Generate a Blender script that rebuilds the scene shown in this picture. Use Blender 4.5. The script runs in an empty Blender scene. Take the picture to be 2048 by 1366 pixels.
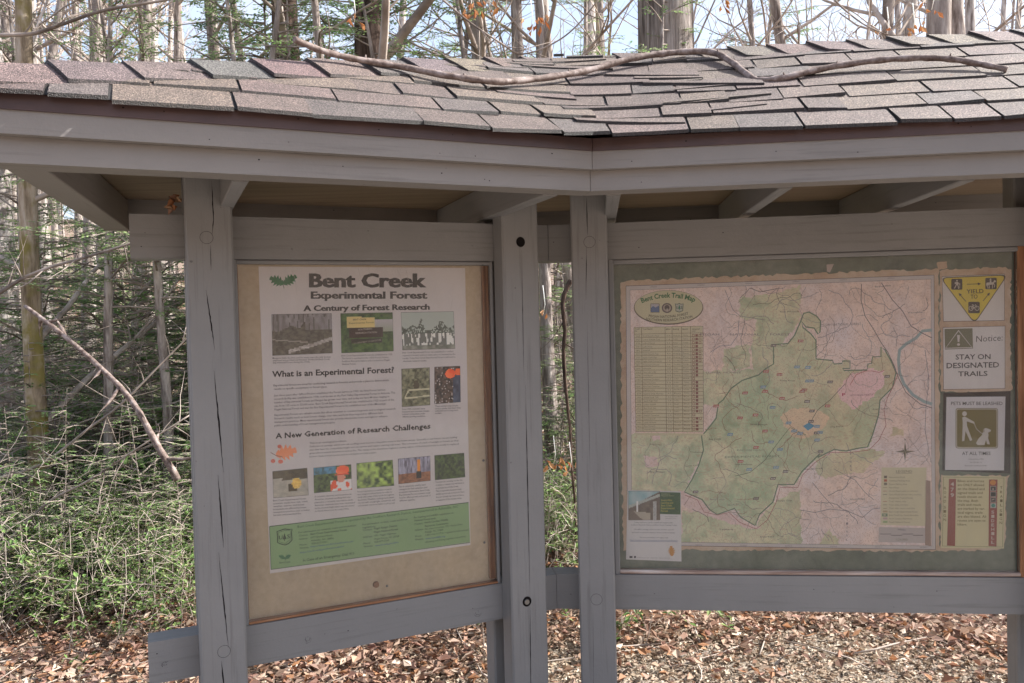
import bpy, math, random
import numpy as np
from mathutils import Vector, Matrix
SC = bpy.context.scene
R = math.radians
# ------------------------------------------------------------------ camera, sky, sun, exposure
CAMZ = 1.6
FPX = 1593.0
_p, _r = R(1.42), R(-1.46)
_f = Vector((0, math.cos(_p), -math.sin(_p))); _R0 = Vector((1, 0, 0)); _U0 = _R0.cross(_f)
_R = math.cos(_r)*_R0 + math.sin(_r)*_U0; _U = -math.sin(_r)*_R0 + math.cos(_r)*_U0
cd = bpy.data.cameras.new('camera'); cam = bpy.data.objects.new('camera', cd); SC.collection.objects.link(cam)
cd.sensor_width = 36; cd.lens = 28.0; cd.clip_start = 0.05; cd.clip_end = 1500
cam.matrix_world = Matrix(((_R.x, _U.x, -_f.x, 0), (_R.y, _U.y, -_f.y, 0), (_R.z, _U.z, -_f.z, CAMZ), (0, 0, 0, 1)))
SC.camera = cam
SUN_AZ, SUN_EL = R(79), R(40)          # clockwise from the view direction (+Y), above the horizon
w = bpy.data.worlds.new('World'); SC.world = w; w.use_nodes = True
wn = w.node_tree; bg = wn.nodes['Background']
sky = wn.nodes.new('ShaderNodeTexSky'); sky.sky_type = 'NISHITA'; sky.sun_disc = False
sky.sun_elevation = SUN_EL; sky.sun_rotation = SUN_AZ; sky.air_density = 1.0; sky.dust_density = 2.5; sky.ozone_density = 1.0
_tc = wn.nodes.new('ShaderNodeTexCoord'); _cn = wn.nodes.new('ShaderNodeTexNoise'); _cn.inputs['Scale'].default_value = 2.2; _cn.inputs['Detail'].default_value = 6
wn.links.new(_tc.outputs['Generated'], _cn.inputs['Vector'])
_cr = wn.nodes.new('ShaderNodeMapRange'); _cr.inputs[1].default_value = .35; _cr.inputs[2].default_value = .62; _cr.inputs[3].default_value = .1; _cr.inputs[4].default_value = .65
wn.links.new(_cn.outputs[0], _cr.inputs[0]); _mx = wn.nodes.new('ShaderNodeMix'); _mx.data_type = 'RGBA'      # thin white cloud
wn.links.new(_cr.outputs[0], _mx.inputs[0]); wn.links.new(sky.outputs[0], _mx.inputs[6]); _mx.inputs[7].default_value = (3.3, 3.6, 4.2, 1)
wn.links.new(_mx.outputs[2], bg.inputs[0]); bg.inputs[1].default_value = 0.15
sd = bpy.data.lights.new('sun', 'SUN'); sun = bpy.data.objects.new('sun', sd); SC.collection.objects.link(sun)
sd.energy = 5.0; sd.angle = R(0.5); sd.color = (1.0, 0.965, 0.91)
_s = Vector((math.sin(SUN_AZ)*math.cos(SUN_EL), math.cos(SUN_AZ)*math.cos(SUN_EL), math.sin(SUN_EL)))
sun.rotation_euler = _s.to_track_quat('Z', 'Y').to_euler()
SC.view_settings.view_transform = 'Standard'; SC.view_settings.look = 'None'
SC.view_settings.exposure = 1.15; SC.view_settings.gamma = 1
SC.cycles.max_bounces = 6; SC.cycles.transparent_max_bounces = 12

# ------------------------------------------------------------------ helpers
def srgb(r, g, b):
    f = lambda c: (c/255/12.92) if c/255 <= .04045 else ((c/255+.055)/1.055)**2.4
    return (f(r), f(g), f(b))
def ray(x, y): return _f + _R*((x-1024)/FPX) - _U*((y-683)/FPX)
class MB:
    """collects faces of one mesh: positions, a colour, a (length, across) coordinate and a material slot per face"""
    def __init__(s): s.v = []; s.f = []; s.c = []; s.uv = []; s.m = []; s.sm = []; s.hasuv = False
    def face(s, pts, col=(1, 1, 1), uv=None, m=0, smooth=False):
        n = len(s.v); s.v.extend([tuple(p) for p in pts]); s.f.append(tuple(range(n, n+len(pts))))
        s.c.append(col); s.m.append(m); s.sm.append(smooth)
        if uv: s.hasuv = True
        s.uv.append(uv or [(0, 0)]*len(pts))
    def box(s, o, ax, ay, az, col=(1, 1, 1), m=0, long=0, bevel=0.003):
        """box from corner o with edge vectors; chamfered along the long axis; uv.x runs along it"""
        A = [Vector(ax), Vector(ay), Vector(az)]; o = Vector(o)
        L = A[long]; P, Q = [A[i] for i in range(3) if i != long]
        if P.cross(Q).dot(L) < 0: P, Q = Q, P
        p, q, b = P.length, Q.length, min(bevel, P.length*.3, Q.length*.3)
        pn, qn = P/p, Q/q
        prof = [(b, 0), (p-b, 0), (p, b), (p, q-b), (p-b, q), (b, q), (0, q-b), (0, b)]
        ln = L.length; off = (hash((round(o.x, 3), round(o.z, 3))) % 97)*.37
        acc = off
        for i in range(8):
            a, c = prof[i], prof[(i+1) % 8]
            e = math.dist(a, c)
            A0 = o+pn*a[0]+qn*a[1]; B0 = o+pn*c[0]+qn*c[1]
            s.face([A0, B0, B0+L, A0+L], col, [(0, acc), (0, acc+e), (ln, acc+e), (ln, acc)], m)
            acc += e
        s.face([o+pn*a+qn*c for a, c in reversed(prof)], col, [(a*.3, c+off) for a, c in reversed(prof)], m)
        s.face([o+pn*a+qn*c+L for a, c in prof], col, [(a*.3, c+off) for a, c in prof], m)
    def tube(s, pts, rad, n=5, col=(1, 1, 1), m=0, cap=True, smooth=True, wob=0, rng=None):
        pts = [Vector(p) for p in pts]; base = len(s.v); ln = 0; u = None
        for i, p in enumerate(pts):
            d = (pts[min(i+1, len(pts)-1)]-pts[max(i-1, 0)])
            d = d.normalized() if d.length > 1e-9 else Vector((0, 0, 1))
            if u is None:
                u = d.orthogonal().normalized()
            else:
                u = (u-d*u.dot(d)); u = u.normalized() if u.length > 1e-6 else d.orthogonal().normalized()
            v = d.cross(u)
            if i: ln += (p-pts[i-1]).length
            for k in range(n):
                a = 2*math.pi*k/n; rr = rad[i]*(1+(rng.uniform(-wob, wob) if wob else 0))
                q = p+u*(math.cos(a)*rr)+v*(math.sin(a)*rr); s.v.append((q.x, q.y, q.z))
            if i:
                for k in range(n):
                    k2 = (k+1) % n; a0 = base+(i-1)*n
                    s.f.append((a0+k, a0+k2, a0+n+k2, a0+n+k)); s.c.append(col); s.m.append(m); s.sm.append(smooth)
                    s.uv.append([(0, 0)]*4)
        if cap:
            s.f.append(tuple(base+k for k in reversed(range(n)))); s.c.append(col); s.m.append(m); s.sm.append(False); s.uv.append([(0, 0)]*n)
            b2 = base+(len(pts)-1)*n
            s.f.append(tuple(b2+k for k in range(n))); s.c.append(col); s.m.append(m); s.sm.append(False); s.uv.append([(0, 0)]*n)
    def mesh(s, name, mats, loc=(0, 0, 0)):
        me = bpy.data.meshes.new(name)
        va = np.array(s.v, dtype=np.float32).reshape(-1, 3)-np.array(loc, dtype=np.float32)
        ls = np.array([len(f) for f in s.f], dtype=np.int32)
        li = np.concatenate([np.array(f, dtype=np.int32) for f in s.f]) if s.f else np.zeros(0, np.int32)
        me.vertices.add(len(va)); me.vertices.foreach_set('co', va.ravel())
        me.loops.add(len(li)); me.loops.foreach_set('vertex_index', li)
        me.polygons.add(len(ls)); st = np.concatenate([[0], np.cumsum(ls)[:-1]]).astype(np.int32)
        me.polygons.foreach_set('loop_start', st); me.polygons.foreach_set('loop_total', ls)
        me.polygons.foreach_set('material_index', np.array(s.m, dtype=np.int32))
        me.polygons.foreach_set('use_smooth', np.array(s.sm, dtype=bool))
        ca = me.color_attributes.new('Col', 'FLOAT_COLOR', 'CORNER')
        cc = np.repeat(np.array([(c[0], c[1], c[2], 1) for c in s.c], dtype=np.float32), ls, axis=0)
        ca.data.foreach_set('color', cc.ravel())
        if s.hasuv:
            uvl = me.uv_layers.new(name='UVMap')
            uvl.data.foreach_set('uv', np.array([q for u in s.uv for q in u], dtype=np.float32).ravel())
        for mm in (mats if isinstance(mats, (list, tuple)) else [mats]): me.materials.append(mm)
        me.update(calc_edges=True); me.validate()
        return me
    def build(s, name, mats, parent=None):
        loc = parent_loc(parent)
        o = bpy.data.objects.new(name, s.mesh(name, mats, loc)); SC.collection.objects.link(o)
        if parent: o.parent = parent
        return o
def parent_loc(p):
    l = Vector((0, 0, 0))
    while p is not None: l += p.location; p = p.parent
    return l
def tag(o, label=None, cat=None, group=None, kind=None):
    if label: o['label'] = label
    if cat: o['category'] = cat
    if group: o['group'] = group
    if kind: o['kind'] = kind
    return o
def empty(name, loc, label, cat, group=None):
    o = bpy.data.objects.new(name, None); SC.collection.objects.link(o); o.location = loc; o.empty_display_size = .1
    return tag(o, label, cat, group)
def copy_tree(o, parent=None):
    c = o.copy(); SC.collection.objects.link(c); c.parent = parent
    for ch in list(o.children): copy_tree(ch, c)
    return c

# ------------------------------------------------------------------ materials
def mat(name, rough=.8, spec=.3):
    m = bpy.data.materials.new(name); m.use_nodes = True; nt = m.node_tree; b = nt.nodes['Principled BSDF']
    b.inputs['Roughness'].default_value = rough; b.inputs['Specular IOR Level'].default_value = spec
    return m, nt, b
def nd(nt, t, **k):
    n = nt.nodes.new(t)
    for a, v in k.items():
        if a.startswith('i_'): n.inputs[int(a[2:]) if a[2:].isdigit() else a[2:]].default_value = v
        else: setattr(n, a, v)
    return n
def ramp(nt, src, stops):
    r = nt.nodes.new('ShaderNodeValToRGB'); e = r.color_ramp.elements
    while len(e) < len(stops): e.new(.5)
    for i, (p, c) in enumerate(stops): e[i].position = p; e[i].color = (*c, 1)
    nt.links.new(src, r.inputs[0]); return r
def noise(nt, vec, scale, detail=4, rough=.6):
    n = nt.nodes.new('ShaderNodeTexNoise'); n.inputs['Scale'].default_value = scale; n.inputs['Detail'].default_value = detail
    n.inputs['Roughness'].default_value = rough
    if vec is not None: nt.links.new(vec, n.inputs['Vector'])
    return n
def mapping(nt, src, scale, rot=(0, 0, 0)):
    m = nt.nodes.new('ShaderNodeMapping'); m.inputs['Scale'].default_value = scale; m.inputs['Rotation'].default_value = rot
    nt.links.new(src, m.inputs['Vector']); return m.outputs[0]
def mixc(nt, fac, a, b, mode='MIX'):
    m = nt.nodes.new('ShaderNodeMix'); m.data_type = 'RGBA'; m.blend_type = mode
    for s, v in ((m.inputs[0], fac), (m.inputs[6], a), (m.inputs[7], b)):
        if isinstance(v, bpy.types.NodeSocket): nt.links.new(v, s)
        elif isinstance(v, (int, float)): s.default_value = v
        else: s.default_value = (*v, 1)
    return m.outputs[2]
def bump(nt, b, h, strength=.5, dist=.01):
    n = nt.nodes.new('ShaderNodeBump'); n.inputs['Strength'].default_value = strength; n.inputs['Distance'].default_value = dist
    nt.links.new(h, n.inputs['Height']); nt.links.new(n.outputs[0], b.inputs['Normal'])
def wood_paint(name, c0, c1, c2, rough=.55):
    m, nt, b = mat(name, rough, .35)
    uv = nd(nt, 'ShaderNodeUVMap').outputs[0]; oc = nd(nt, 'ShaderNodeTexCoord').outputs['Object']
    g = noise(nt, mapping(nt, uv, (2.2, 55, 1)), 1.0, 6, .65)
    big = noise(nt, oc, 3.1, 5, .6)
    fine = noise(nt, oc, 90, 3, .6)
    c = ramp(nt, big.outputs[0], [(.3, c0), (.7, c1)]).outputs[0]
    c = mixc(nt, ramp(nt, g.outputs[0], [(.32, (.85, .85, .85)), (.46, (0, 0, 0))]).outputs[0], c, c2)
    sp = ramp(nt, noise(nt, oc, 34, 2, .5).outputs[0], [(.20, (.7, .7, .7)), (.24, (0, 0, 0))]).outputs[0]
    c = mixc(nt, sp, c, tuple(k*.45 for k in c0))
    nt.links.new(c, b.inputs['Base Color'])
    h = nd(nt, 'ShaderNodeMath', operation='ADD'); nt.links.new(g.outputs[0], h.inputs[0]); nt.links.new(fine.outputs[0], h.inputs[1])
    bump(nt, b, h.outputs[0], .35, .002)
    return m
M = {}
M['post'] = wood_paint('grey_painted_wood', (.213, .208, .206), (.244, .238, .234), (.178, .172, .168))
M['fascia'] = wood_paint('taupe_painted_wood', (.220, .202, .190), (.252, .232, .218), (.184, .168, .157))
m, nt, b = mat('crack', .95, .1); b.inputs['Base Color'].default_value = (.012, .01, .01, 1); M['crack'] = m
m, nt, b = mat('plywood', .7, .25)
oc = nd(nt, 'ShaderNodeTexCoord').outputs['Object']
g = noise(nt, mapping(nt, oc, (1.2, 22, 22), (0, 0, R(-12))), 1.5, 6, .6); k = noise(nt, oc, 2.5, 3)
c = ramp(nt, g.outputs[0], [(.32, (.12, .09, .065)), (.5, (.18, .14, .10)), (.7, (.225, .18, .135))]).outputs[0]
c = mixc(nt, k.outputs[0], c, (.21, .17, .125)); nt.links.new(c, b.inputs['Base Color']); bump(nt, b, g.outputs[0], .2, .002); M['ply'] = m
m, nt, b = mat('stained_trim', .6, .3)
uv = nd(nt, 'ShaderNodeUVMap').outputs[0]; g = noise(nt, mapping(nt, uv, (3, 60, 1)), 1, 5)
c = ramp(nt, g.outputs[0], [(.35, (.16, .07, .035)), (.55, (.36, .17, .085)), (.7, (.46, .29, .18))]).outputs[0]
nt.links.new(c, b.inputs['Base Color']); bump(nt, b, g.outputs[0], .4, .002); M['trim'] = m
m, nt, b = mat('bleached_trim', .7, .3)
uv = nd(nt, 'ShaderNodeUVMap').outputs[0]; g = noise(nt, mapping(nt, uv, (4, 45, 1)), 1, 5)
c = ramp(nt, g.outputs[0], [(.35, (.22, .14, .11)), (.55, (.42, .32, .27)), (.7, (.62, .55, .50))]).outputs[0]
nt.links.new(c, b.inputs['Base Color']); bump(nt, b, g.outputs[0], .4, .002); M['trim2'] = m
m, nt, b = mat('drip_metal', .45, .5); oc = nd(nt, 'ShaderNodeTexCoord').outputs['Object']
c = ramp(nt, noise(nt, oc, 5, 5).outputs[0], [(.3, (.050, .027, .026)), (.7, (.085, .046, .042))]).outputs[0]; nt.links.new(c, b.inputs['Base Color']); M['drip'] = m
m, nt, b = mat('tan_backing', .75, .2); oc = nd(nt, 'ShaderNodeTexCoord').outputs['Object']
n1 = noise(nt, oc, 2.2, 6, .65); n2 = noise(nt, oc, 45, 3)
c = ramp(nt, n1.outputs[0], [(.3, (.58, .45, .31)), (.6, (.70, .56, .40)), (.75, (.51, .39, .27))]).outputs[0]
c = mixc(nt, .25, c, ramp(nt, n2.outputs[0], [(.35, (.42, .31, .20)), (.65, (.70, .57, .42))]).outputs[0]); nt.links.new(c, b.inputs['Base Color']); M['backtan'] = m
m, nt, b = mat('green_backing', .7, .2); oc = nd(nt, 'ShaderNodeTexCoord').outputs['Object']
n1 = noise(nt, oc, 4, 6, .7); n2 = noise(nt, oc, 30, 4)
c = ramp(nt, n1.outputs[0], [(.3, (.10, .14, .105)), (.5, (.19, .225, .18)), (.72, (.31, .345, .29))]).outputs[0]
c = mixc(nt, .3, c, ramp(nt, n2.outputs[0], [(.35, (.06, .09, .06)), (.7, (.26, .29, .22))]).outputs[0]); nt.links.new(c, b.inputs['Base Color']); M['backgreen'] = m
m, nt, b = mat('bolt_metal', .45, .5); b.inputs['Metallic'].default_value = .8; b.inputs['Base Color'].default_value = (.22, .21, .2, 1); M['bolt'] = m
# glass with a little dust on it
m = bpy.data.materials.new('acrylic_pane'); m.use_nodes = True; nt = m.node_tree; nt.nodes.clear()
out = nd(nt, 'ShaderNodeOutputMaterial'); tr = nd(nt, 'ShaderNodeBsdfTransparent'); tr.inputs[0].default_value = (.96, .96, .95, 1)
gl = nd(nt, 'ShaderNodeBsdfGlossy'); gl.inputs['Roughness'].default_value = .03
oc = nd(nt, 'ShaderNodeTexCoord').outputs['Object']
bp = nd(nt, 'ShaderNodeBump'); bp.inputs['Strength'].default_value = .25; bp.inputs['Distance'].default_value = .004
nt.links.new(noise(nt, oc, 9, 2).outputs[0], bp.inputs['Height']); nt.links.new(bp.outputs[0], gl.inputs['Normal'])
fr = nd(nt, 'ShaderNodeFresnel'); fr.inputs[0].default_value = 1.48
m1 = nd(nt, 'ShaderNodeMixShader'); nt.links.new(fr.outputs[0], m1.inputs[0]); nt.links.new(tr.outputs[0], m1.inputs[1]); nt.links.new(gl.outputs[0], m1.inputs[2])
df = nd(nt, 'ShaderNodeBsdfDiffuse'); df.inputs[0].default_value = (.75, .72, .7, 1)
m2 = nd(nt, 'ShaderNodeMixShader')
dust = ramp(nt, noise(nt, mapping(nt, oc, (3, 3, 1.2)), 2.2, 6, .7).outputs[0], [(.35, (.004, .004, .004)), (.7, (.045, .045, .045))])
nt.links.new(dust.outputs[0], m2.inputs[0])
nt.links.new(m1.outputs[0], m2.inputs[1]); nt.links.new(df.outputs[0], m2.inputs[2]); nt.links.new(m2.outputs[0], out.inputs[0]); M['glass'] = m
# printed ink: colour of each face
m, nt, b = mat('print', .55, .3); at_ = nd(nt, 'ShaderNodeAttribute', attribute_name='Col'); oc = nd(nt, 'ShaderNodeTexCoord').outputs['Object']
c = mixc(nt, .12, at_.outputs['Color'], ramp(nt, noise(nt, oc, 7, 6, .7).outputs[0], [(.3, (.55, .45, .38)), (.7, (1, .97, .95))]).outputs[0], 'MULTIPLY')
nt.links.new(c, b.inputs['Base Color']); M['print'] = m
m, nt, b = mat('old_map_paper', .8, .2); oc = nd(nt, 'ShaderNodeTexCoord').outputs['Object']
c = ramp(nt, noise(nt, oc, 9, 6, .7).outputs[0], [(.3, (.56, .36, .25)), (.5, (.70, .52, .38)), (.7, (.80, .66, .54))]).outputs[0]; nt.links.new(c, b.inputs['Base Color']); M['oldpaper'] = m
# shingles
m, nt, b = mat('asphalt_shingle', .62, .55); at_ = nd(nt, 'ShaderNodeAttribute', attribute_name='Col'); oc = nd(nt, 'ShaderNodeTexCoord').outputs['Object']
gr = noise(nt, oc, 230, 2, .7); vo = nd(nt, 'ShaderNodeTexVoronoi'); vo.inputs['Scale'].default_value = 420; nt.links.new(oc, vo.inputs['Vector'])
bl = noise(nt, oc, 14, 4, .6)
c = mixc(nt, .75, at_.outputs['Color'], ramp(nt, gr.outputs[0], [(.34, (.10, .09, .09)), (.5, (.82, .78, .76)), (.64, (2.7, 2.65, 2.6))]).outputs[0], 'MULTIPLY')
c = mixc(nt, .4, c, ramp(nt, bl.outputs[0], [(.35, (.55, .5, .5)), (.65, (1.25, 1.2, 1.15))]).outputs[0], 'MULTIPLY')
nt.links.new(c, b.inputs['Base Color'])
h = nd(nt, 'ShaderNodeMath', operation='ADD'); nt.links.new(gr.outputs[0], h.inputs[0]); nt.links.new(vo.outputs[0], h.inputs[1])
bump(nt, b, h.outputs[0], .9, .003); M['shingle'] = m
# vegetation
def bark(name, c0, c1, c2, sx=9, sz=1.4, strength=1.0, dist=.03, moss=None):
    m, nt, b = mat(name, .9, .15); oc = nd(nt, 'ShaderNodeTexCoord').outputs['Object']; oi = nd(nt, 'ShaderNodeObjectInfo')
    n1 = noise(nt, mapping(nt, oc, (sx, sx, sz)), 1.6, 7, .65); n2 = noise(nt, oc, 1.7, 3)
    c = ramp(nt, n1.outputs[0], [(.36, c0), (.5, c1), (.64, c2)]).outputs[0]
    c = mixc(nt, .35, c, ramp(nt, n2.outputs[0], [(.35, (.6, .56, .52)), (.65, (1.2, 1.15, 1.1))]).outputs[0], 'MULTIPLY')
    c = mixc(nt, .5, c, ramp(nt, oi.outputs['Random'], [(0, (.72, .68, .64)), (1, (1.25, 1.22, 1.2))]).outputs[0], 'MULTIPLY')
    if moss:
        c = mixc(nt, ramp(nt, noise(nt, oc, 3.5, 4).outputs[0], [(.48, (0, 0, 0)), (.6, (1, 1, 1))]).outputs[0], c, moss)
    nt.links.new(c, b.inputs['Base Color']); bump(nt, b, n1.outputs[0], strength, dist); return m
M['bark'] = bark('grey_bark', (.14, .115, .10), (.34, .30, .28), (.54, .50, .47))
M['bark_pale'] = bark('pale_bark', (.20, .17, .155), (.44, .41, .39), (.64, .61, .59), 11, 1.6)
M['bark_dark'] = bark('dark_bark', (.03, .022, .018), (.10, .07, .055), (.19, .14, .12))
M['bark_moss'] = bark('mossy_bark', (.13, .10, .07), (.33, .27, .20), (.50, .44, .37), moss=(.24, .20, .07))
M['bark_big'] = bark('furrowed_bark', (.09, .075, .068), (.32, .285, .265), (.52, .48, .46), 17, 1.0, 1.0, .05)
def twigmat(name, c0, c1):
    m, nt, b = mat(name, .85, .2); oi = nd(nt, 'ShaderNodeObjectInfo'); oc = nd(nt, 'ShaderNodeTexCoord').outputs['Object']
    n = noise(nt, oc, 3.5, 4); a = nd(nt, 'ShaderNodeMath', operation='ADD'); a.inputs[1].default_value = 0
    nt.links.new(n.outputs[0], a.inputs[0]); c = ramp(nt, a.outputs[0], [(.35, c0), (.62, c1)]).outputs[0]
    c = mixc(nt, .4, c, ramp(nt, oi.outputs['Random'], [(0, (.7, .66, .62)), (1, (1.3, 1.25, 1.2))]).outputs[0], 'MULTIPLY')
    nt.links.new(c, b.inputs['Base Color']); return m
M['twig'] = twigmat('twig', (.23, .185, .155), (.56, .49, .44))
M['twig_dark'] = twigmat('dark_twig', (.13, .105, .09), (.42, .36, .32))
def leafmat(name, trans=.35, rough=.5):
    m, nt, b = mat(name, rough, .35); at_ = nd(nt, 'ShaderNodeAttribute', attribute_name='Col'); oi = nd(nt, 'ShaderNodeObjectInfo')
    c = mixc(nt, .5, at_.outputs['Color'], ramp(nt, oi.outputs['Random'], [(0, (.75, .8, .7)), (1, (1.25, 1.2, 1.1))]).outputs[0], 'MULTIPLY')
    nt.links.new(c, b.inputs['Base Color'])
    t = nd(nt, 'ShaderNodeBsdfTranslucent'); nt.links.new(c, t.inputs[0]); mx = nd(nt, 'ShaderNodeMixShader'); mx.inputs[0].default_value = trans
    o = nt.nodes['Material Output']; nt.links.new(b.outputs[0], mx.inputs[1]); nt.links.new(t.outputs[0], mx.inputs[2]); nt.links.new(mx.outputs[0], o.inputs[0]); return m
M['needle'] = leafmat('needles', .5); M['leaf'] = leafmat('leaves', .35); M['deadleaf'] = leafmat('dead_leaves', .25, .7)
m, nt, b = mat('forest_floor', .95, .1); oc = nd(nt, 'ShaderNodeTexCoord').outputs['Object']
a = noise(nt, oc, 1.3, 5, .65); c2 = noise(nt, oc, 26, 5, .75)
c = ramp(nt, c2.outputs[0], [(.34, (.07, .052, .042)), (.5, (.24, .18, .14)), (.66, (.43, .34, .28))]).outputs[0]
c = mixc(nt, ramp(nt, a.outputs[0], [(.4, (0, 0, 0)), (.65, (.55, .55, .55))]).outputs[0], c, (.20, .115, .07))
nt.links.new(c, b.inputs['Base Color']); bump(nt, b, c2.outputs[0], 1, .04); M['floor'] = m
m, nt, b = mat('chip_path', .95, .1); oc = nd(nt, 'ShaderNodeTexCoord').outputs['Object']
c2 = noise(nt, oc, 70, 4, .75)
c = ramp(nt, c2.outputs[0], [(.34, (.13, .105, .085)), (.5, (.33, .285, .24)), (.66, (.54, .48, .42))]).outputs[0]
nt.links.new(c, b.inputs['Base Color']); bump(nt, b, c2.outputs[0], 1, .02); M['chip'] = m

# ------------------------------------------------------------------ kiosk frame of reference
SCL = 3.1
_d = ray(1104, 800); C = Vector((_d.x/_d.y*SCL, SCL, 0))
AL, AR = R(23.66), R(6.05)
UL = Vector((math.cos(AL), math.sin(AL), 0)); UR = Vector((math.cos(AR), -math.sin(AR), 0))   # to the right along each wing
NL = Vector((math.sin(AL), -math.cos(AL), 0)); NR = Vector((-math.sin(AR), -math.cos(AR), 0)) # towards the viewer
ZV = Vector((0, 0, 1))
class Wing:
    def __init__(s, U, N): s.U, s.N = U, N
    def pt(s, u, n, z): return C+s.U*u+s.N*n+Vector((0, 0, z+CAMZ))       # z relative to eye level
    def uz(s, x, y, n=0.0):
        d = ray(x, y); o = C+s.N*n; t = o.dot(s.N)/d.dot(s.N); P = d*t; return (P-o).dot(s.U), P.z
    def box(s, mb, u0, u1, n0, n1, z0, z1, long=0, **k):
        a = [s.U*(u1-u0), s.N*(n1-n0), ZV*(z1-z0)]; mb.box(s.pt(u0, n0, z0), *a, long=long, **k)
WL, WR = Wing(UL, NL), Wing(UR, NR)
kiosk = empty('trail_kiosk', (C.x, C.y, 0), 'grey painted two-wing wooden trail kiosk with brown shingled roof', 'kiosk')
BT, BB, RT, RB = .370, .230, -.994, -1.130    # top beam and lower rail heights
TH = .09
rng = random.Random(5)
def crack(mb, Wg, pts, n, wmax):
    """a drying check in the front face: thin dark sliver following (u, z) points"""
    L = []; Rr = []
    for i, (u, z) in enumerate(pts):
        t = i/(len(pts)-1); h = wmax*math.sin(math.pi*min(max(t, .04), .96))*rng.uniform(.5, 1)/2
        L.append(Wg.pt(u-h, n, z)); Rr.append(Wg.pt(u+h, n, z))
    for i in range(len(pts)-1): mb.face([L[i], Rr[i], Rr[i+1], L[i+1]], m=1)
def jag(p0, p1, k, a):
    return [(p0[0]+(p1[0]-p0[0])*i/k+rng.uniform(-a, a), p0[1]+(p1[1]-p0[1])*i/k) for i in range(k+1)]
_jag = jag
def jag(p0, p1, k, a):
    q = _jag(p0, p1, k*2, a*.28); return q
def ringline(mb, Wg, u, z, n, r, w=.0012, a0=0, a1=360):
    k = 28
    for i in range(k):
        a = R(a0+(a1-a0)*i/k); b_ = R(a0+(a1-a0)*(i+1)/k)
        q = lambda a_, rr: Wg.pt(u+math.cos(a_)*rr, n, z+math.sin(a_)*rr)
        mb.face([q(a, r), q(a, r+w), q(b_, r+w), q(b_, r)], m=1)
POSTZ0, POSTZ1 = -CAMZ-.2, .510
def post(Wg, u0, u1, rear=False, details=None, ztop=POSTZ1):
    mb = MB()
    n0, n1 = (0.0005, TH) if not rear else (-2*TH, -TH-.0005)
    Wg.box(mb, u0, u1, n0, n1, POSTZ0, ztop, long=2, bevel=.006)
    if details: details(mb, n1+.0006)
    return mb.build('post', [M['post'], M['crack']], kiosk)
def uL(x, y, n=TH): return WL.uz(x, y, n)
def uR(x, y, n=TH): return WR.uz(x, y, n)
p1 = (uL(367, 800)[0]-.012, uL(478, 800)[0]); p1 = (uL(382, 800)[0], uL(477, 800)[0])
p2 = (uL(1010, 700)[0], uL(1082, 700)[0]); p3 = (uR(1149, 800)[0], uR(1222, 800)[0])
PU4 = WR.uz(2037, 1300, -TH)[0]; p4 = (PU4, PU4+.14)
def det1(mb, n):
    P = lambda x, y: WL.uz(x, y, n)
    crack(mb, WL, jag(P(423, 360), P(427, 440), 5, .0015)+jag(P(426, 450), P(424, 470), 2, .001), n, .004)
    crack(mb, WL, jag(P(421, 490), P(422, 540), 4, .001), n, .003)
    crack(mb, WL, jag(P(412, 580), P(430, 700), 9, .0025), n, .0045)
    crack(mb, WL, jag(P(428, 740), P(447, 945), 12, .0025), n, .0052)
    crack(mb, WL, jag(P(436, 950), P(447, 1095), 9, .0025), n, .0052)
    crack(mb, WL, jag(P(437, 1105), P(457, 1296), 12, .0025), n, .0048)
    crack(mb, WL, jag(P(443, 1322), P(450, 1400), 5, .002), n, .0048)
    for x, y in ((413, 475), (448, 1303)): ringline(mb, WL, *P(x, y), n, .019, .0009)
def det2(mb, n):
    P = lambda x, y: WL.uz(x, y, n)
    crack(mb, WL, jag(P(1043, 500), P(1048, 760), 12, .001), n, .0025)
    crack(mb, WL, jag(P(1051, 770), P(1060, 1195), 18, .001), n, .004)
    crack(mb, WL, jag(P(1060, 1215), P(1062, 1400), 8, .0008), n, .004)
def det3(mb, n):
    P = lambda x, y: WR.uz(x, y, n)
    crack(mb, WR, jag(P(1173, 395), P(1175, 470), 5, .001), n, .004)
    crack(mb, WR, jag(P(1173, 492), P(1172, 600), 6, .001), n, .003)
    crack(mb, WR, jag(P(1174, 620), P(1180, 950), 10, .0008), n, .0015)
    crack(mb, WR, jag(P(1186, 1215), P(1187, 1400), 6, .0008), n, .0015)
    for x, y in ((1179, 484), (1193, 1199)): ringline(mb, WR, *P(x, y), n, .021, .0009)
post(WL, *p1, details=det1); post(WL, *p2, details=det2); post(WR, *p3, details=det3); post(WR, *p4)
for Wg, p in ((WL, p1), (WL, p2), (WR, p3), (WR, p4)): post(Wg, *p, rear=True)
def bolt_hole(Wg, x, y, r, metal):
    u, z = Wg.uz(x, y, TH); mb = MB(); n = TH+.0008
    c = [Wg.pt(u+math.cos(a)*r, n, z+math.sin(a)*r*1.05) for a in [i*math.pi/12 for i in range(24)]]
    mb.face(c, m=1)
    if metal:
        mb.tube([Wg.pt(u-.002, n, z), Wg.pt(u-.002, n+.006, z)], [r*.62, r*.52], 12, m=0)
    mb.build('bolt', [M['bolt'], M['crack']], kiosk)
bolt_hole(WL, 1041, 484, .018, False); bolt_hole(WL, 1054, 1203, .018, True)
# beams and rails, lapped between front and rear posts; the two wings meet in a mitred joint
LU0 = WL.uz(259, 470, 0)[0]; LU0b = WL.uz(297, 1330, 0)[0]
RU1 = p4[1]+.16
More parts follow.
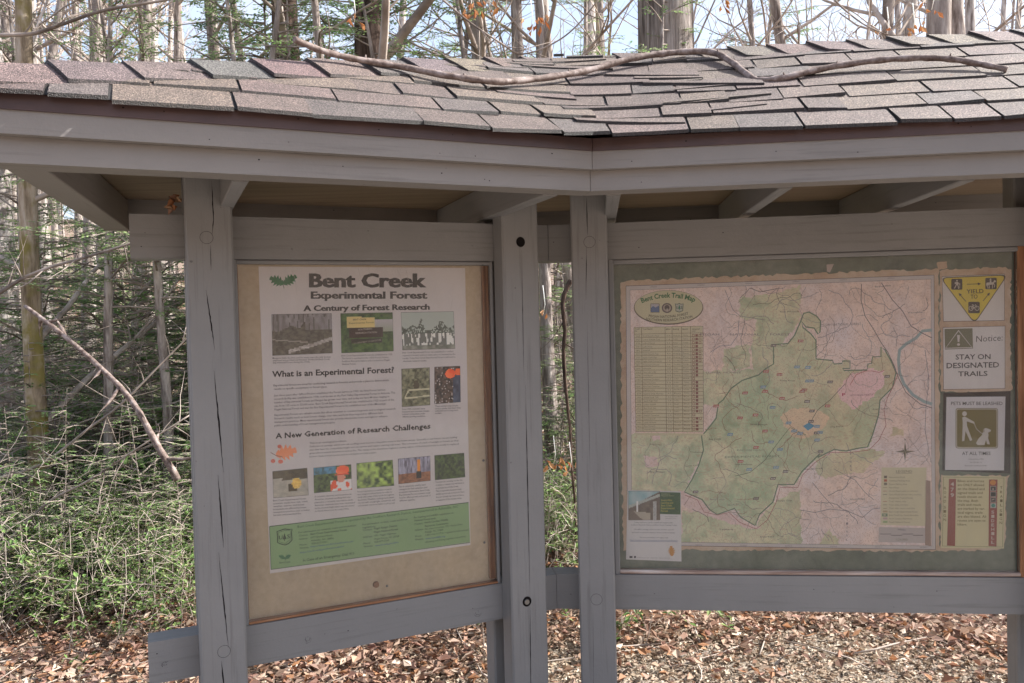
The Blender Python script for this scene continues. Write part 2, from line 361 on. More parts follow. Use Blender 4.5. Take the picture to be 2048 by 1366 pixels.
# panels: backing board, stop trims and the pane, inside each bay
PN = -.034      # plane of the posters, behind the beam face
lu0, lu1 = p1[1]+.001, p2[0]-.001; ru0, ru1 = p3[1]+.001, p4[0]-.001
def panel(Wg, u0, u1, back, tl, tr_, tb, tt, tm, wl, wr, wb, wt, thk=.03):
    mb = MB(); Wg.box(mb, u0, u1, PN-.018, PN-.0022, RT+.0005, BB-.0005, long=0); mb.build('backing_board', M[back], kiosk)
    for nm, a, b_, z0, z1, mt, lg in (('side_trim', u0, u0+wl, RT+.001, BB-.001, tl, 2), ('side_trim', u1-wr, u1, RT+.001, BB-.001, tr_, 2),
                                  ('bottom_trim', u0+wl+.0004, u1-wr-.0004, RT+.001, RT+.001+wb, tb, 0), ('top_trim', u0+wl+.0004, u1-wr-.0004, BB-.001-wt, BB-.001, tt, 0)):
        t = MB(); Wg.box(t, a, b_, PN-.002, -.004, z0, z1, long=lg, bevel=.004); t.build(nm, M[mt], kiosk)
    g = MB(); Wg.box(g, u0+wl+.001, u1-wr-.001, -.0165, -.0125, RT+.002+wb, BB-.002-wt, long=0, bevel=.0002); g.build('pane', M['glass'], kiosk)
panel(WL, lu0, lu1, 'backtan', 'post', 'post', 'trim', 'post', None, .016, .012, .008, .014)
panel(WR, ru0, ru1, 'backgreen', 'post', 'trim', 'trim2', 'post', None, .022, .03, .016, .018)
t = MB(); WL.box(t, lu1-.038, lu1-.0128, PN-.0015, -.018, RT+.0175, BB-.017, long=2, bevel=.003); t.build('stained_strip', M['trim'], kiosk)
t = MB(); WL.box(t, lu0+.0168, lu0+.019, PN-.0015, -.018, RT+.0175, BB-.017, long=2, bevel=.001); t.build('stained_strip', M['trim'], kiosk)
scr = MB()
for x, y, x2, y2 in ((584, 540, 598, 582), (651, 538, 655, 568), (676, 536, 682, 552), (716, 536, 722, 560), (737, 536, 741, 556), (794, 538, 806, 566), (812, 540, 820, 575), (905, 600, 899, 625), (590, 560, 594, 590)):
    (ua, za), (ub, zb_) = WL.uz(x, y, -.0122), WL.uz(x2, y2, -.0122); w_ = rng.uniform(.0004, .0009)
    scr.face([WL.pt(ua-w_, -.0121, za), WL.pt(ub-w_*.3, -.0121, zb_), WL.pt(ub+w_*.3, -.0121, zb_), WL.pt(ua+w_, -.0121, za)], (.5, .46, .44))
scr.build('scratch_marks', M['print'], kiosk)['kind'] = 'stuff'
for x, y in ((967, 921), (969, 1085), (774, 1172)):
    u, z = WL.uz(x, y, -.012); sc_ = MB(); sc_.tube([WL.pt(u, -.0122, z), WL.pt(u, -.0095, z)], [.005, .003], 8); sc_.build('screw', M['bolt'], kiosk)
u, z = WL.uz(752, 1169, PN); kb = MB(); kb.tube([WL.pt(u, PN-.003, z), WL.pt(u, PN+.008, z)], [.012, .010], 14); kb.build('wood_plug', M['trim'], kiosk)

# ------------------------------------------------------------------ eaves, ceiling, roof
OH = .64                                   # fascia line in front of the beam face
def fp(Wg, u, n, z): return Wg.pt(u, n, z)
def mitre_u(n):                            # where a line at distance n in front meets the other wing's (concave corner)
    return -math.tan((AL+AR)/2)*n           # L wing ends at u=+this ; R wing starts at u=-this  (see below)
# L wing: n grows towards viewer, corner shifts right along UL; R wing: corner shifts left along UR
def board(Wg, sgn, u_far, nf, nb, z0, z1, mt, name):
    """board with a mitred end at the kiosk's corner; front face at nf, back at nb"""
    mb = MB(); mf, mk = sgn*mitre_u(nf), sgn*mitre_u(nb); g = -sgn*.0008
    A = [fp(Wg, mf+g, nf, z0), fp(Wg, mf+g, nf, z1), fp(Wg, mk+g, nb, z1), fp(Wg, mk+g, nb, z0)]
    B = [fp(Wg, u_far, nf, z0), fp(Wg, u_far, nf, z1), fp(Wg, u_far, nb, z1), fp(Wg, u_far, nb, z0)]
    ln = abs(u_far-mf); h = z1-z0
    off = z0*7
    qs = [([A[0], B[0], B[1], A[1]], h), ([A[1], B[1], B[2], A[2]], nf-nb), ([A[2], B[2], B[3], A[3]], h), ([A[3], B[3], B[0], A[0]], nf-nb)]
    for q, e in qs:
        if sgn < 0: q = [q[1], q[0], q[3], q[2]]; uv = [(ln, off), (0, off), (0, off+e), (ln, off+e)]
        else: uv = [(0, off), (ln, off), (ln, off+e), (0, off+e)]
        mb.face(q, uv=uv)
        off += e
    mb.face(A[::-1] if sgn > 0 else A, uv=[(0, 0), (0, h), (.01, h), (.01, 0)]); mb.face(B if sgn > 0 else B[::-1], uv=[(0, 0), (0, h), (.01, h), (.01, 0)])
    for i in range(5):
        u = mf+(u_far-mf)*rng.random(); z = z0+h*rng.uniform(.25, .8); r = rng.uniform(.0010, .0020)
        mb.face([fp(Wg, u+math.cos(a)*r*1.4, nf+.0006, z+math.sin(a)*r) for a in (0, 1, 2, 3, 4, 5)], m=1)
    return mb.build(name, [M[mt], M['crack']], kiosk)
Z0, Z1, Z2, Z3 = .393, .454, .512, .545
LE = WL.uz(-14, 338, OH)[0]                # left end of the eave
RE = p4[1]+.62
DEP = 1.33                                  # depth of the roof, front to rear eave
for Wg, sg, ue in ((WL, 1, LE), (WR, -1, RE)):
    board(Wg, sg, ue, OH, OH-.088, Z0, Z1-.0005, 'fascia', 'lower_fascia')
    board(Wg, sg, ue, OH+.028, OH-.01, Z1, Z2-.0005, 'fascia', 'upper_fascia')
    board(Wg, sg, ue-sg*.012, OH+.034, OH+.012, Z2-.004, Z3, 'drip', 'drip_edge')
for Wg, sg, ua, ub in ((WL, 1, LU0, LU0b), (WR, -1, RU1, RU1)):
    board(Wg, sg, ua, 0, -TH, BB, BT, 'post', 'beam'); board(Wg, sg, ub, 0, -TH, RB, RT, 'post', 'rail')
def knot(Wg, x, y, n, r):
    u, z = Wg.uz(x, y, n); mb = MB()
    for k in range(5): ringline(mb, Wg, u+rng.uniform(-.003, .003), z+rng.uniform(-.002, .002), n+.0007, r*(.35+.22*k)*rng.uniform(.7, 1.2), .00045, *sorted((rng.uniform(0, 360), rng.uniform(0, 400))))
    for k in range(7):
        a, b_ = rng.uniform(-r, r), rng.uniform(-r*.8, r*.8); mb.face([Wg.pt(u+a+math.cos(t)*.0011, n+.0008, z+b_+math.sin(t)*.0009) for t in range(6)], m=1)
    mb.build('knot', [M['post'], M['crack']], kiosk)
knot(WL, 614, 1278, 0, .011); knot(WL, 955, 1226, 0, .012); knot(WL, 330, 1328, 0, .010)
# left end of the roof: eave board running back and the rear eave boards
ENDD = (Vector((-math.sin(R(17.2)), math.cos(R(17.2)), 0)))
LC = WL.pt(LE, OH, 0); LCz = Vector((LC.x, LC.y, 0))
ENDN = ENDD.cross(ZV)                      # towards the right (inwards)
elen = (DEP)/abs(ENDD.dot(NL))
def freebox(mb, p, d, ln, t, td, z0, z1, **k):
    mb.box(Vector((p.x, p.y, z0+CAMZ)), d*ln, td*t, ZV*(z1-z0), long=0, **k)
mb = MB(); freebox(mb, LCz+ENDD*.098, ENDD, elen-.098, .088, ENDN, Z0+.001, Z2-.003); mb.build('end_fascia', M['fascia'], kiosk)
mb = MB(); freebox(mb, LCz-ENDN*.028+ENDD*.02, ENDD, elen-.02, .026, ENDN, Z1, Z2-.002); mb.build('end_fascia', M['fascia'], kiosk)
mb = MB(); freebox(mb, LCz-ENDN*.036-ENDD*.03, ENDD, elen, .007, ENDN, Z2-.004, Z3-.002); mb.build('drip_edge', M['drip'], kiosk)
RCz = Vector((*WR.pt(RE, OH, 0).xy, 0))
mb = MB(); freebox(mb, RCz-UR*.001, -NR, DEP, .088, -UR, Z0+.001, Z2-.003); mb.build('end_fascia', M['fascia'], kiosk)
nb = OH-DEP
for Wg, sg, ue in ((WL, 1, (LCz+ENDD*(elen-.045)-C).dot(UL)), (WR, -1, RE)):
    board(Wg, sg, ue, nb+.04, nb, Z0, Z3-.02, 'fascia', 'rear_fascia')
# flat plywood ceiling and level joists
mb = MB(); zc = .512
def cp(Wg, u, n, z): return Wg.pt(u, n, z)
for z in (zc, zc+.012):
    q = [cp(WL, LE+.03, OH-.01, z), cp(WL, mitre_u(OH-.01), OH-.01, z), cp(WL, mitre_u(nb+.01), nb+.01, z), cp(WL, (LCz+ENDD*(elen-.05)-C).dot(UL)+.03, nb+.01, z)]
    q2 = [cp(WR, -mitre_u(OH-.01), OH-.01, z), cp(WR, RE-.03, OH-.01, z), cp(WR, RE-.03, nb+.01, z), cp(WR, -mitre_u(nb+.01), nb+.01, z)]
    for qq in (q, q2): mb.face(qq[::-1] if z == zc else qq)
mb.build('ceiling', M['ply'], kiosk)
def joist(Wg, xf, yf, wd=.038, az=None, zb=.389, back=nb+.042):
    """level joist whose front bottom-left corner is seen at (xf, yf); runs back to the rear eave"""
    d = ray(xf, yf); t = zb/d.z; P = d*t; mb = MB()
    dr = -Wg.N if az is None else Vector((-math.sin(R(az)), math.cos(R(az)), 0)); sd = Wg.U if az is None else dr.cross(ZV)
    n0 = (Vector((P.x, P.y, 0))-C).dot(Wg.N); k = 1/abs(dr.dot(Wg.N)); st = (n0-(OH-.09))*k
    mb.box(Vector((P.x, P.y, zb+CAMZ))+dr*st, dr*((OH-.09-back)*k), sd*wd, ZV*(zc-zb-.001), long=0); mb.build('joist', M['post'], kiosk)
joist(WL, 465, 362, .042); joist(WL, 1083, 392, .05, az=21); joist(WR, 1213, 389, .045); joist(WR, 1560, 376, .042); joist(WR, 1928, 360, .042)
joist(WL, 130, 345, .001) if False else None
# roof surface field
PITCH = .68
bis = (NL+NR).normalized(); EX = Vector((-bis.y, bis.x, 0)); EX = EX if EX.x > 0 else -EX
NF = OH+.042
Mc = C+bis*(NF/math.cos((AL+AR)/2))        # eave corner in plan
def dL(P): return (P-C).dot(-NL)+NF
def dR(P): return (P-C).dot(-NR)+NF
SMK = .05
def sfield(xi, eta):
    a = eta*ca_+(-xi)*sa_; b_ = eta*ca_+xi*sa_
    return 0.5*(a+b_+math.sqrt((a-b_)**2+SMK*SMK*4*math.exp(-0*eta)))
ca_, sa_ = math.cos((AL+AR)/2), math.sin((AL+AR)/2)
sm0 = None
def roofpt(xi, s, lift=0.0):
    """point of the roof at xi along the kiosk and horizontal distance s up-slope from the eave"""
    lo = s/ca_-abs(xi)*math.tan((AL+AR)/2)-.3
    eta = lo; hi = s/ca_+.3
    for _ in range(26):
        mid = (eta+hi)/2
        if sfield(xi, mid) < s+.0: eta = mid
        else: hi = mid
    P = Mc+EX*xi-bis*eta
    # round the eave corner less: keep the field's offset out of the height
    return Vector((P.x, P.y, CAMZ+Z3+PITCH*s+lift))
_A = WR.pt(0, 0, 0)
dA = ray(1100, 118); tA = None
SR = .645                                   # ridge distance behind the eave
# apex: on the R ridge line at the ray's azimuth
P0 = Vector((*(C-NR*(SR-NF)).xy, 0)); az = dA.x/dA.y
tt = (az*P0.y-P0.x)/(UR.x-az*UR.y); AP = P0+UR*tt
xiA = (AP-Mc).dot(EX)
QL = Vector((*WL.pt(LE-.03, NF, 0).xy, 0))
xiQ = (QL-Mc).dot(EX); sQ = .11
def smax(xi):
    """upper limit of the front slope: the ridge on the right wing, the long hip on the left wing"""
    if xi >= xiA: return SR
    return sQ+(SR-sQ)*max(0.0, (xi-xiQ)/(xiA-xiQ))
xiR = (Vector((*WR.pt(RE+.03, NF, 0).xy, 0))-Mc).dot(EX)
cols = [srgb(130, 110, 102), srgb(140, 122, 106), srgb(124, 104, 98), srgb(134, 114, 104), srgb(118, 108, 105), srgb(142, 125, 109), srgb(130, 106, 102)]
cols = [tuple((c*.55+m_*.45)*.60 for c, m_ in zip(q, (.200, .170, .154))) for q in cols]
EXPO = .091
rs = random.Random(11)
sh = MB()
ncourse = int(SR/EXPO)+2
def tab(x0, x1, ss0, s1, lift, col, slant=0.0, curl=0.0):
    n = max(1, int((x1-x0)/.035)); dk = tuple(c*.22 for c in col); th = Vector((0, 0, .0105))  # dk: tab edges coloured near-black, painting in the shadow line under each course
    kk = lambda x: max(-1, min(1, x/.12))*sa_/ca_
    for k in range(n):
        a, b_ = x0+(x1-x0)*k/n, x0+(x1-x0)*(k+1)/n
        fa, fb = ss0+slant*(a-x0), ss0+slant*(b_-x0)
        sa, sb = min(s1, smax(a)), min(s1, smax(b_))
        if sa <= fa+.004 or sb <= fb+.004: continue
        cz = lambda x: curl*((x-x0)/(x1-x0)-.5)*2
        top = lambda s_, f: .0005+(lift-.0005)*max(0, 1-(s_-f)/(s1-f))
        A0, B0 = roofpt(a, fa, lift+cz(a)), roofpt(b_, fb, lift+cz(b_))
        A1, B1 = roofpt(a+kk(a)*(sa-fa), sa, top(sa, fa)), roofpt(b_+kk(b_)*(sb-fb), sb, top(sb, fb))
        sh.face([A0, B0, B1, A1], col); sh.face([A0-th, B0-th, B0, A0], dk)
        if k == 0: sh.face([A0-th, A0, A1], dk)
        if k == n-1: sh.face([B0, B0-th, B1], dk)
for i in range(ncourse):
    s0 = i*EXPO-(.012 if i == 0 else 0)
    xi = xiQ-rs.uniform(0, .3)
    while xi < xiR:
        wd = rs.choice([.12, .15, .18, .21, .25])*rs.uniform(.85, 1.15)
        x0, x1 = max(xi, xiQ-.01), min(xi+wd, xiR); xi += wd+(.008 if rs.random() < .8 else .0)
        if x1-x0 < .02: continue
        ss0 = s0+(0 if i == 0 else rs.choice([0, 0, .007, -.005]))+rs.uniform(-.002, .002)
        lift = .004+rs.choice([.0025, .004, .0065])+rs.uniform(0, .002)
        near = abs((x0+x1)/2+.06) < .42
        col = rs.choice(cols); f = rs.uniform(.82, 1.15); col = tuple(c*f for c in col)
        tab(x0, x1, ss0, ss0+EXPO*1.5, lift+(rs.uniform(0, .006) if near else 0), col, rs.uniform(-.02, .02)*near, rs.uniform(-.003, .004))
for i in range(2*ncourse):
    for k in range(1):
        x0 = rs.uniform(-.42, .30); wd = rs.uniform(.2, .42); sl = rs.choice([-1, 1])*rs.uniform(.06, .16)
        f = rs.uniform(.82, 1.15); col = tuple(c*f for c in rs.choice(cols)); s0 = (i+rs.uniform(.3, .7))*EXPO/2+(.02 if sl < 0 else 0)+.03
        if s0 > SR-.05: continue
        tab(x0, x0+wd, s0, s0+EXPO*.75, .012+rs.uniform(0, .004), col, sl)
# dark mat below the tabs, down to the drip edge
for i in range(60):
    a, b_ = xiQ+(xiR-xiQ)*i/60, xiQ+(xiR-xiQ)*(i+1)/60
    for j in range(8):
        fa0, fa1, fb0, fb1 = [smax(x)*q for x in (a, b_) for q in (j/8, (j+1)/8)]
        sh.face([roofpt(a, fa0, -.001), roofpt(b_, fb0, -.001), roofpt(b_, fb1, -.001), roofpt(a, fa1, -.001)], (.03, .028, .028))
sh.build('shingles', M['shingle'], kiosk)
# ridge and hip caps: lapped pieces folded over the line
caps = MB(); rc = random.Random(3)
def cap_run(P, Qp, nf, nbk, ovl, wid, first=0):
    """P to Qp; nf / nbk: unit downslope directions either side"""
    L = (Qp-P).length; d = (Qp-P)/L; x = first; k = 0
    while x < L:
        ln = ovl*1.0; a, b_ = P+d*x, P+d*min(L+.02, x+ln*1.35)
        col = rc.choice(cols); col = tuple(c*rc.uniform(.92, 1.12)*1.05 for c in col); w1 = wid*rc.uniform(.94, 1.06)
        l0, l1 = .016+rc.uniform(0, .005), .005; up = Vector((0, 0, 1))
        for nn, sg in ((nf, 1), (nbk, -1)):
            m0 = a+up*(l0+.004); m1 = b_+up*(l1+.004)
            sk = d*(.055 if sg > 0 else 0); e0 = a+nn*w1+sk+up*(l0-.006+rc.uniform(0, .007)); e1 = b_+nn*w1*1.0+up*(l1-.001)
            f0 = a+nn*w1*.45+sk*.45+up*(l0+.003); f1 = b_+nn*w1*.45+up*(l1+.003)
            q = [[m0, f0, f1, m1], [f0, e0, e1, f1]]
            for z in q: caps.face(z if sg < 0 else z[::-1], col)
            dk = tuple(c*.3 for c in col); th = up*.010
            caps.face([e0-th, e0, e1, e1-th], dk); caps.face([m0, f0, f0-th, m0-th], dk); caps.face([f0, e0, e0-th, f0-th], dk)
        x += ovl; k += 1
def slope_dir(N): v = Vector((N.x, N.y, -PITCH)); return v.normalized()
Apex = Vector((AP.x, AP.y, CAMZ+Z3+PITCH*SR)); Qpt = roofpt(xiQ, sQ)
endN = -ENDN
back_dir = Vector((endN.x*.5-NL.x*.86, endN.y*.5-NL.y*.86, -.28)).normalized()
cap_run(Qpt-(Apex-Qpt).normalized()*.06, Apex, slope_dir(NL), back_dir, .175, .125)
RRz = Vector((*WR.pt(RE+.03, NF-SR, 0).xy, CAMZ+Z3+PITCH*SR))
cap_run(Apex-UR*.05, RRz, slope_dir(NR), slope_dir(-NR), .142, .105, .0)
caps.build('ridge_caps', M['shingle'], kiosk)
# end slope and rear slopes
mb = MB()
EQ = Qpt; E0 = Vector((*(LCz-ENDN*.04).xy, CAMZ+Z3)); E1 = Vector((*(LCz+ENDD*elen-ENDN*.04).xy, CAMZ+Z3))
RM = Vector((*(C+bis*((nb-.03)/ca_)).xy, CAMZ+Z3)); RR = Vector((*WR.pt(RE+.03, nb-.03, 0).xy, CAMZ+Z3))
mb.face([E0, EQ, Apex, E1], cols[1]); mb.face([E1, Apex, RM], cols[2]); mb.face([RM, Apex, RRz, RR], cols[3])
mb.face([Vector((*WR.pt(RE+.03, NF, 0).xy, CAMZ+Z3)), RR, RRz], cols[0])
mb.build('rear_shingles', M['shingle'], kiosk)

# ------------------------------------------------------------------ fallen branches on the roof
def on_roof(x, y, lift):
    """point where the view ray meets the roof's front slope, lifted by `lift`"""
    d = ray(x, y); best = None
    for Wg in (WL, WR):
        # plane: z = Z3 + PITCH*(NF - n)
        a = Z3+PITCH*NF-lift*-1; N = Wg.N
        # P=t d ; n=(P-C).N ; P.z = a - PITCH*n
        t = (a+PITCH*C.dot(N))/(d.z+PITCH*d.dot(N)); P = d*t
        n = (P-C).dot(N)
        if best is None or P.y < best[0]: best = (P.y, P)
    return best[1]+Vector((0, 0, CAMZ))
def smooth(pts, k=5):
    out = []
    for i in range(len(pts)-1):
        p0, p1_, p2_, p3_ = pts[max(i-1, 0)], pts[i], pts[i+1], pts[min(i+2, len(pts)-1)]
        for j in range(k):
            t = j/k; out.append(.5*((2*p1_)+(p2_-p0)*t+(2*p0-5*p1_+4*p2_-p3_)*t*t+(3*p1_-p0-3*p2_+p3_)*t**3))
    return out+[pts[-1]]
bpx = [(588, 78, .10), (640, 100, .07), (700, 116, .05), (800, 133, .035), (900, 152, .045), (990, 163, .05), (1070, 158, .055), (1170, 142, .06), (1260, 118, .05), (1340, 106, .04),
       (1420, 104, .035), (1460, 122, .03), (1500, 153, .012), (1520, 161, .008), (1570, 155, .02), (1640, 138, .03), (1740, 122, .04), (1830, 116, .045), (1900, 118, .04), (1960, 128, .03), (2015, 139, .02)]
bp_ = [on_roof(x, y, l) for x, y, l in bpx]
# the last part of the left end sticks out beyond the hip line: hold its depth there
ref = on_roof(800, 133, .035).y
for i, (x, y, l) in enumerate(bpx[:3]):
    d = ray(x, y); yy = ref-.10*(3-i)*.6; bp_[i] = d*(yy/d.y)+Vector((0, 0, CAMZ))
bp_ = smooth(bp_, 6)
m, nt, b = mat('fallen_branch_bark', .75, .3); oc = nd(nt, 'ShaderNodeTexCoord').outputs['Object']
nn_ = noise(nt, oc, 28, 5, .7); c = ramp(nt, nn_.outputs[0], [(.35, (.09, .06, .05)), (.5, (.20, .15, .13)), (.66, (.36, .30, .28))]).outputs[0]
nt.links.new(c, b.inputs['Base Color']); bump(nt, b, nn_.outputs[0], .6, .004); M['branch'] = m
fb = empty('fallen_branch', bp_[len(bp_)//2], 'long crooked bare fallen branch lying across the shingled roof', 'branch')
mb = MB(); nB = len(bp_); rb = random.Random(4)
rad = [(.0092+.0020*math.sin(math.pi*i/nB))*(1+.10*math.sin(i*1.7)) for i in range(nB)]
mb.tube(bp_, rad, 10, wob=.06, rng=rb)
for k in (14, 26, 40, 62, 84, 92, 108):
    if k < nB-1:
        p = bp_[k]; d = Vector((rb.uniform(-.4, .4), rb.uniform(-.6, 0), rb.uniform(.2, 1))).normalized()
        mb.tube([p, p+d*.018], [.005, .002], 6)
mb.build('stem', M['branch'], fb)
tw = MB(); q = [on_roof(x, y, .012) for x, y in ((1108, 170), (1128, 174), (1140, 178), (1152, 182))]; tw.tube(smooth(q, 4), [.007]*5+[.006]*8, 7, wob=.25, rng=rb)
tag(tw.build('twig', M['bark_dark']), 'short dark rotten twig lying in the roof valley under the long branch', 'twig')
def leafshape(mb, P, ax, up, L, Wd, col, fold=.25, m=0):
    ax = ax.normalized(); sd = ax.cross(up).normalized(); nn = sd.cross(ax)
    a, c_ = P, P+ax*L; mid = P+ax*L*.5-nn*L*fold*.3
    l_, r_ = P+ax*L*.5+sd*Wd*.5+nn*Wd*fold, P+ax*L*.5-sd*Wd*.5+nn*Wd*fold
    mb.face([a, l_, c_, mid], col, m=m); mb.face([a, mid, c_, r_], col, m=m)
pn = MB()
for x, y in ((1183, 186), (1950, 200), (1938, 196), (1900, 150), (1180, 184)):
    P = on_roof(x, y, .012); a = rb.uniform(-.5, .5)
    pn.tube([P, P+Vector((math.cos(a), math.sin(a)*.3, -.1))*.035], [.0012, .0008], 4)
tag(pn.build('pine_straw', M['deadleaf']), 'few reddish pine needles scattered on the roof shingles', 'needles', kind='stuff')
o = bpy.data.objects['pine_straw']
for f in (o,): 
    ca = f.data.color_attributes['Col']; ca.data.foreach_set('color', [c for _ in range(len(ca.data)) for c in (.5, .16, .07, 1)])
tuft = MB(); _u, _z = WL.uz(350, 408, .03)
for _ in range(9):
    a = Vector((rb.uniform(-1, 1), rb.uniform(-1, .2), rb.uniform(-1, 1))); leafshape(tuft, WL.pt(_u+rb.uniform(-.012, .012), .03, _z+rb.uniform(-.03, .03)), a, Vector((rb.uniform(-1, 1), 0, 1)), rb.uniform(.02, .045), .02, rb.choice([(.30, .13, .06), (.22, .12, .08), (.36, .22, .13)]), .6)
tag(tuft.build('dried_leaf', M['print']), 'curled brown dried leaf caught beside the top of the left post', 'leaf')
# ------------------------------------------------------------------ posters, map and signs (printed matter, laid on the backing boards)
K = (.03, .028, .03)
WHITE = (.74, .68, .68)
class Sheet:
    """flat printed sheet lying on a wing's backing board; x, y are measured on the photograph and carried onto the board"""
    def __init__(s, Wg, name, label, cat, corner, base=0.0, group=None):
        s.W = Wg; s.base = PN+base; s.k = 0
        u, z = Wg.uz(*corner, s.base); s.o = empty(name, Wg.pt(u, s.base, z), label, cat, group)
        s.art = MB(); s.txt = MB()
    def P(s, x, y, lay=0):
        d = ray(x, y); o = C+s.W.N*s.base; t = o.dot(s.W.N)/d.dot(s.W.N); P = d*t
        return P+s.W.N*(lay*.00022)+Vector((0, 0, CAMZ))
    def poly(s, pts, col, lay=1, mb=None):
        # ear-clipped so that concave outlines fill properly
        from mathutils.geometry import tessellate_polygon
        q = [s.P(x, y, lay) for x, y in pts]
        for t in tessellate_polygon([q]):
            a, b_, c_ = (q[i] for i in t)
            if (b_-a).cross(c_-a).dot(s.W.N) < 0: a, c_ = c_, a
            (mb or s.art).face([a, b_, c_], col)
    def rect(s, x0, y0, x1, y1, col, lay=1): s.poly([(x0, y0), (x1, y0), (x1, y1), (x0, y1)], col, lay)
    def quad(s, q, u0, v0, u1, v1):
        """sub-rectangle of the quad q (tl, tr, br, bl) by fractions"""
        def at(u, v):
            return tuple((q[0][i]*(1-u)+q[1][i]*u)*(1-v)+(q[3][i]*(1-u)+q[2][i]*u)*v for i in (0, 1))
        return [at(u0, v0), at(u1, v0), at(u1, v1), at(u0, v1)]
    def line(s, pts, col, w=1.0, lay=2, closed=False):
        if closed: pts = list(pts)+[pts[0]]
        n = len(pts); off = []
        for i, (x, y) in enumerate(pts):
            a = pts[i-1] if i > 0 else (pts[-2] if closed else pts[i]); b_ = pts[i+1] if i < n-1 else (pts[1] if closed else pts[i])
            dx, dy = b_[0]-a[0], b_[1]-a[1]; l = math.hypot(dx, dy) or 1
            off.append((-dy/l*w/2, dx/l*w/2))
        for i in range(n-1):
            (x0, y0), (x1, y1) = pts[i], pts[i+1]; (a, b_), (c_, d_) = off[i], off[i+1]
            q = [s.P(x0+a, y0+b_, lay), s.P(x0-a, y0-b_, lay), s.P(x1-c_, y1-d_, lay), s.P(x1+c_, y1+d_, lay)]
            if (q[1]-q[0]).cross(q[2]-q[0]).dot(s.W.N) < 0: q.reverse()
            s.art.face(q, col)
    def ell(s, cx, cy, rx, ry, col, lay=1, n=32): s.poly([(cx+rx*math.cos(2*math.pi*i/n), cy+ry*math.sin(2*math.pi*i/n)) for i in range(n)], col, lay)
    def text(s, t, x0, y0, x1, y1, h, col=K, bold=0, lay=3, arc=0, font=None, lean=0):
        """one line of writing: baseline from (x0,y0) to (x1,y1), capital height h (all measured on the photograph)"""
        V, Fc, bb = glyphs(t, bold)
        if not V: return
        if bold > .03:
            for k_, o_ in enumerate((-.045, .045)):
                e_ = o_*h; s.text(t, x0+e_, y0, x1+e_, y1, h, col, .0249, lay+.35*(k_+1), arc, font, lean)
            bold = .0249
            V, Fc, bb = glyphs(t, bold)
        xa, xb = bb; capn = .73
        L = s.txt; n0 = len(L.v); D = math.hypot(x1-x0, y1-y0); dx, dy = (x1-x0)/D, (y1-y0)/D
        for vx, vy in V:
            u = (vx-xa)/(xb-xa)*D; v = vy/capn*h; u += v*lean
            if arc:
                f = u/D*2-1; v2 = arc*(1-f*f); sl = math.atan(-2*f*arc*2/D)
                px, py = x0+dx*u+dy*0, y0+dy*u-v2; px += v*math.sin(-sl)*-1*-1; py -= v*math.cos(sl)
            else:
                px, py = x0+dx*u, y0+dy*u-v
            q = s.P(px, py, lay); L.v.append((q.x, q.y, q.z))
        for f in Fc:
            L.f.append(tuple(n0+i for i in f)); L.c.append(col); L.m.append(0); L.sm.append(False); L.uv.append([(0, 0)]*len(f))
    def para(s, lines, q0, q1, x0, xw, h, col=K, bold=0):
        """lines of small print between baselines q0 and q1 (left ends), each (text, width fraction)"""
        n = len(lines)
        for i, (t, f) in enumerate(lines):
            k = i/max(1, n-1); x = q0[0]*(1-k)+q1[0]*k; y = q0[1]*(1-k)+q1[1]*k
            s.text(t, x, y, x+xw[0]*f, y+xw[1]*f, h, col, bold)
    def picture(s, q, fn, nx=40, ny=28, name='picture', lay=1.2):
        """a printed photograph: cells coloured by fn(u, v)"""
        mb = MB()
        for j in range(ny):
            for i in range(nx):
                c4 = s.quad(q, i/nx, j/ny, (i+1)/nx, (j+1)/ny)
                mb.face([s.P(*p, lay) for p in reversed(c4)], fn((i+.5)/nx, (j+.5)/ny))
        fr = MB()
        o = mb.build(name, M['print'], s.o)
        s.line(q, (.05, .05, .05), .8, 1.6, closed=True)
        return o
    def paper(s, pts, col, name='paper', mt='print', thick=.0003):
        mb = MB(); s.poly(pts, col, 0, mb)
        return mb.build(name, M[mt], s.o)
    def done(s, art='printed_graphics', txt='lettering'):
        if s.art.f: s.art.build(art, M['print'], s.o)
        if s.txt.f: s.txt.build(txt, M['print'], s.o)
_gc = {}
def glyphs(t, bold):
    k = (t, bold)
    if k in _gc: return _gc[k]
    cu = bpy.data.curves.new('t', 'FONT'); cu.body = t; cu.size = 1; cu.resolution_u = 2 if len(t) < 34 else 1; cu.offset = bold; cu.fill_mode = 'FRONT'
    ob = bpy.data.objects.new('t', cu); SC.collection.objects.link(ob); dg = bpy.context.evaluated_depsgraph_get(); dg.update()
    me = ob.evaluated_get(dg).to_mesh()
    V = [(v.co.x, v.co.y) for v in me.vertices]; Fc = [tuple(p.vertices) for p in me.polygons]
    up = [p.normal.z for p in me.polygons]
    Fc = [f if n > 0 else f[::-1] for f, n in zip(Fc, up)]
    ob.evaluated_get(dg).to_mesh_clear(); bpy.data.objects.remove(ob); bpy.data.curves.remove(cu)
    bb = (min(v[0] for v in V), max(v[0] for v in V)) if V else (0, 1)
    _gc[k] = (V, Fc, bb); return _gc[k]
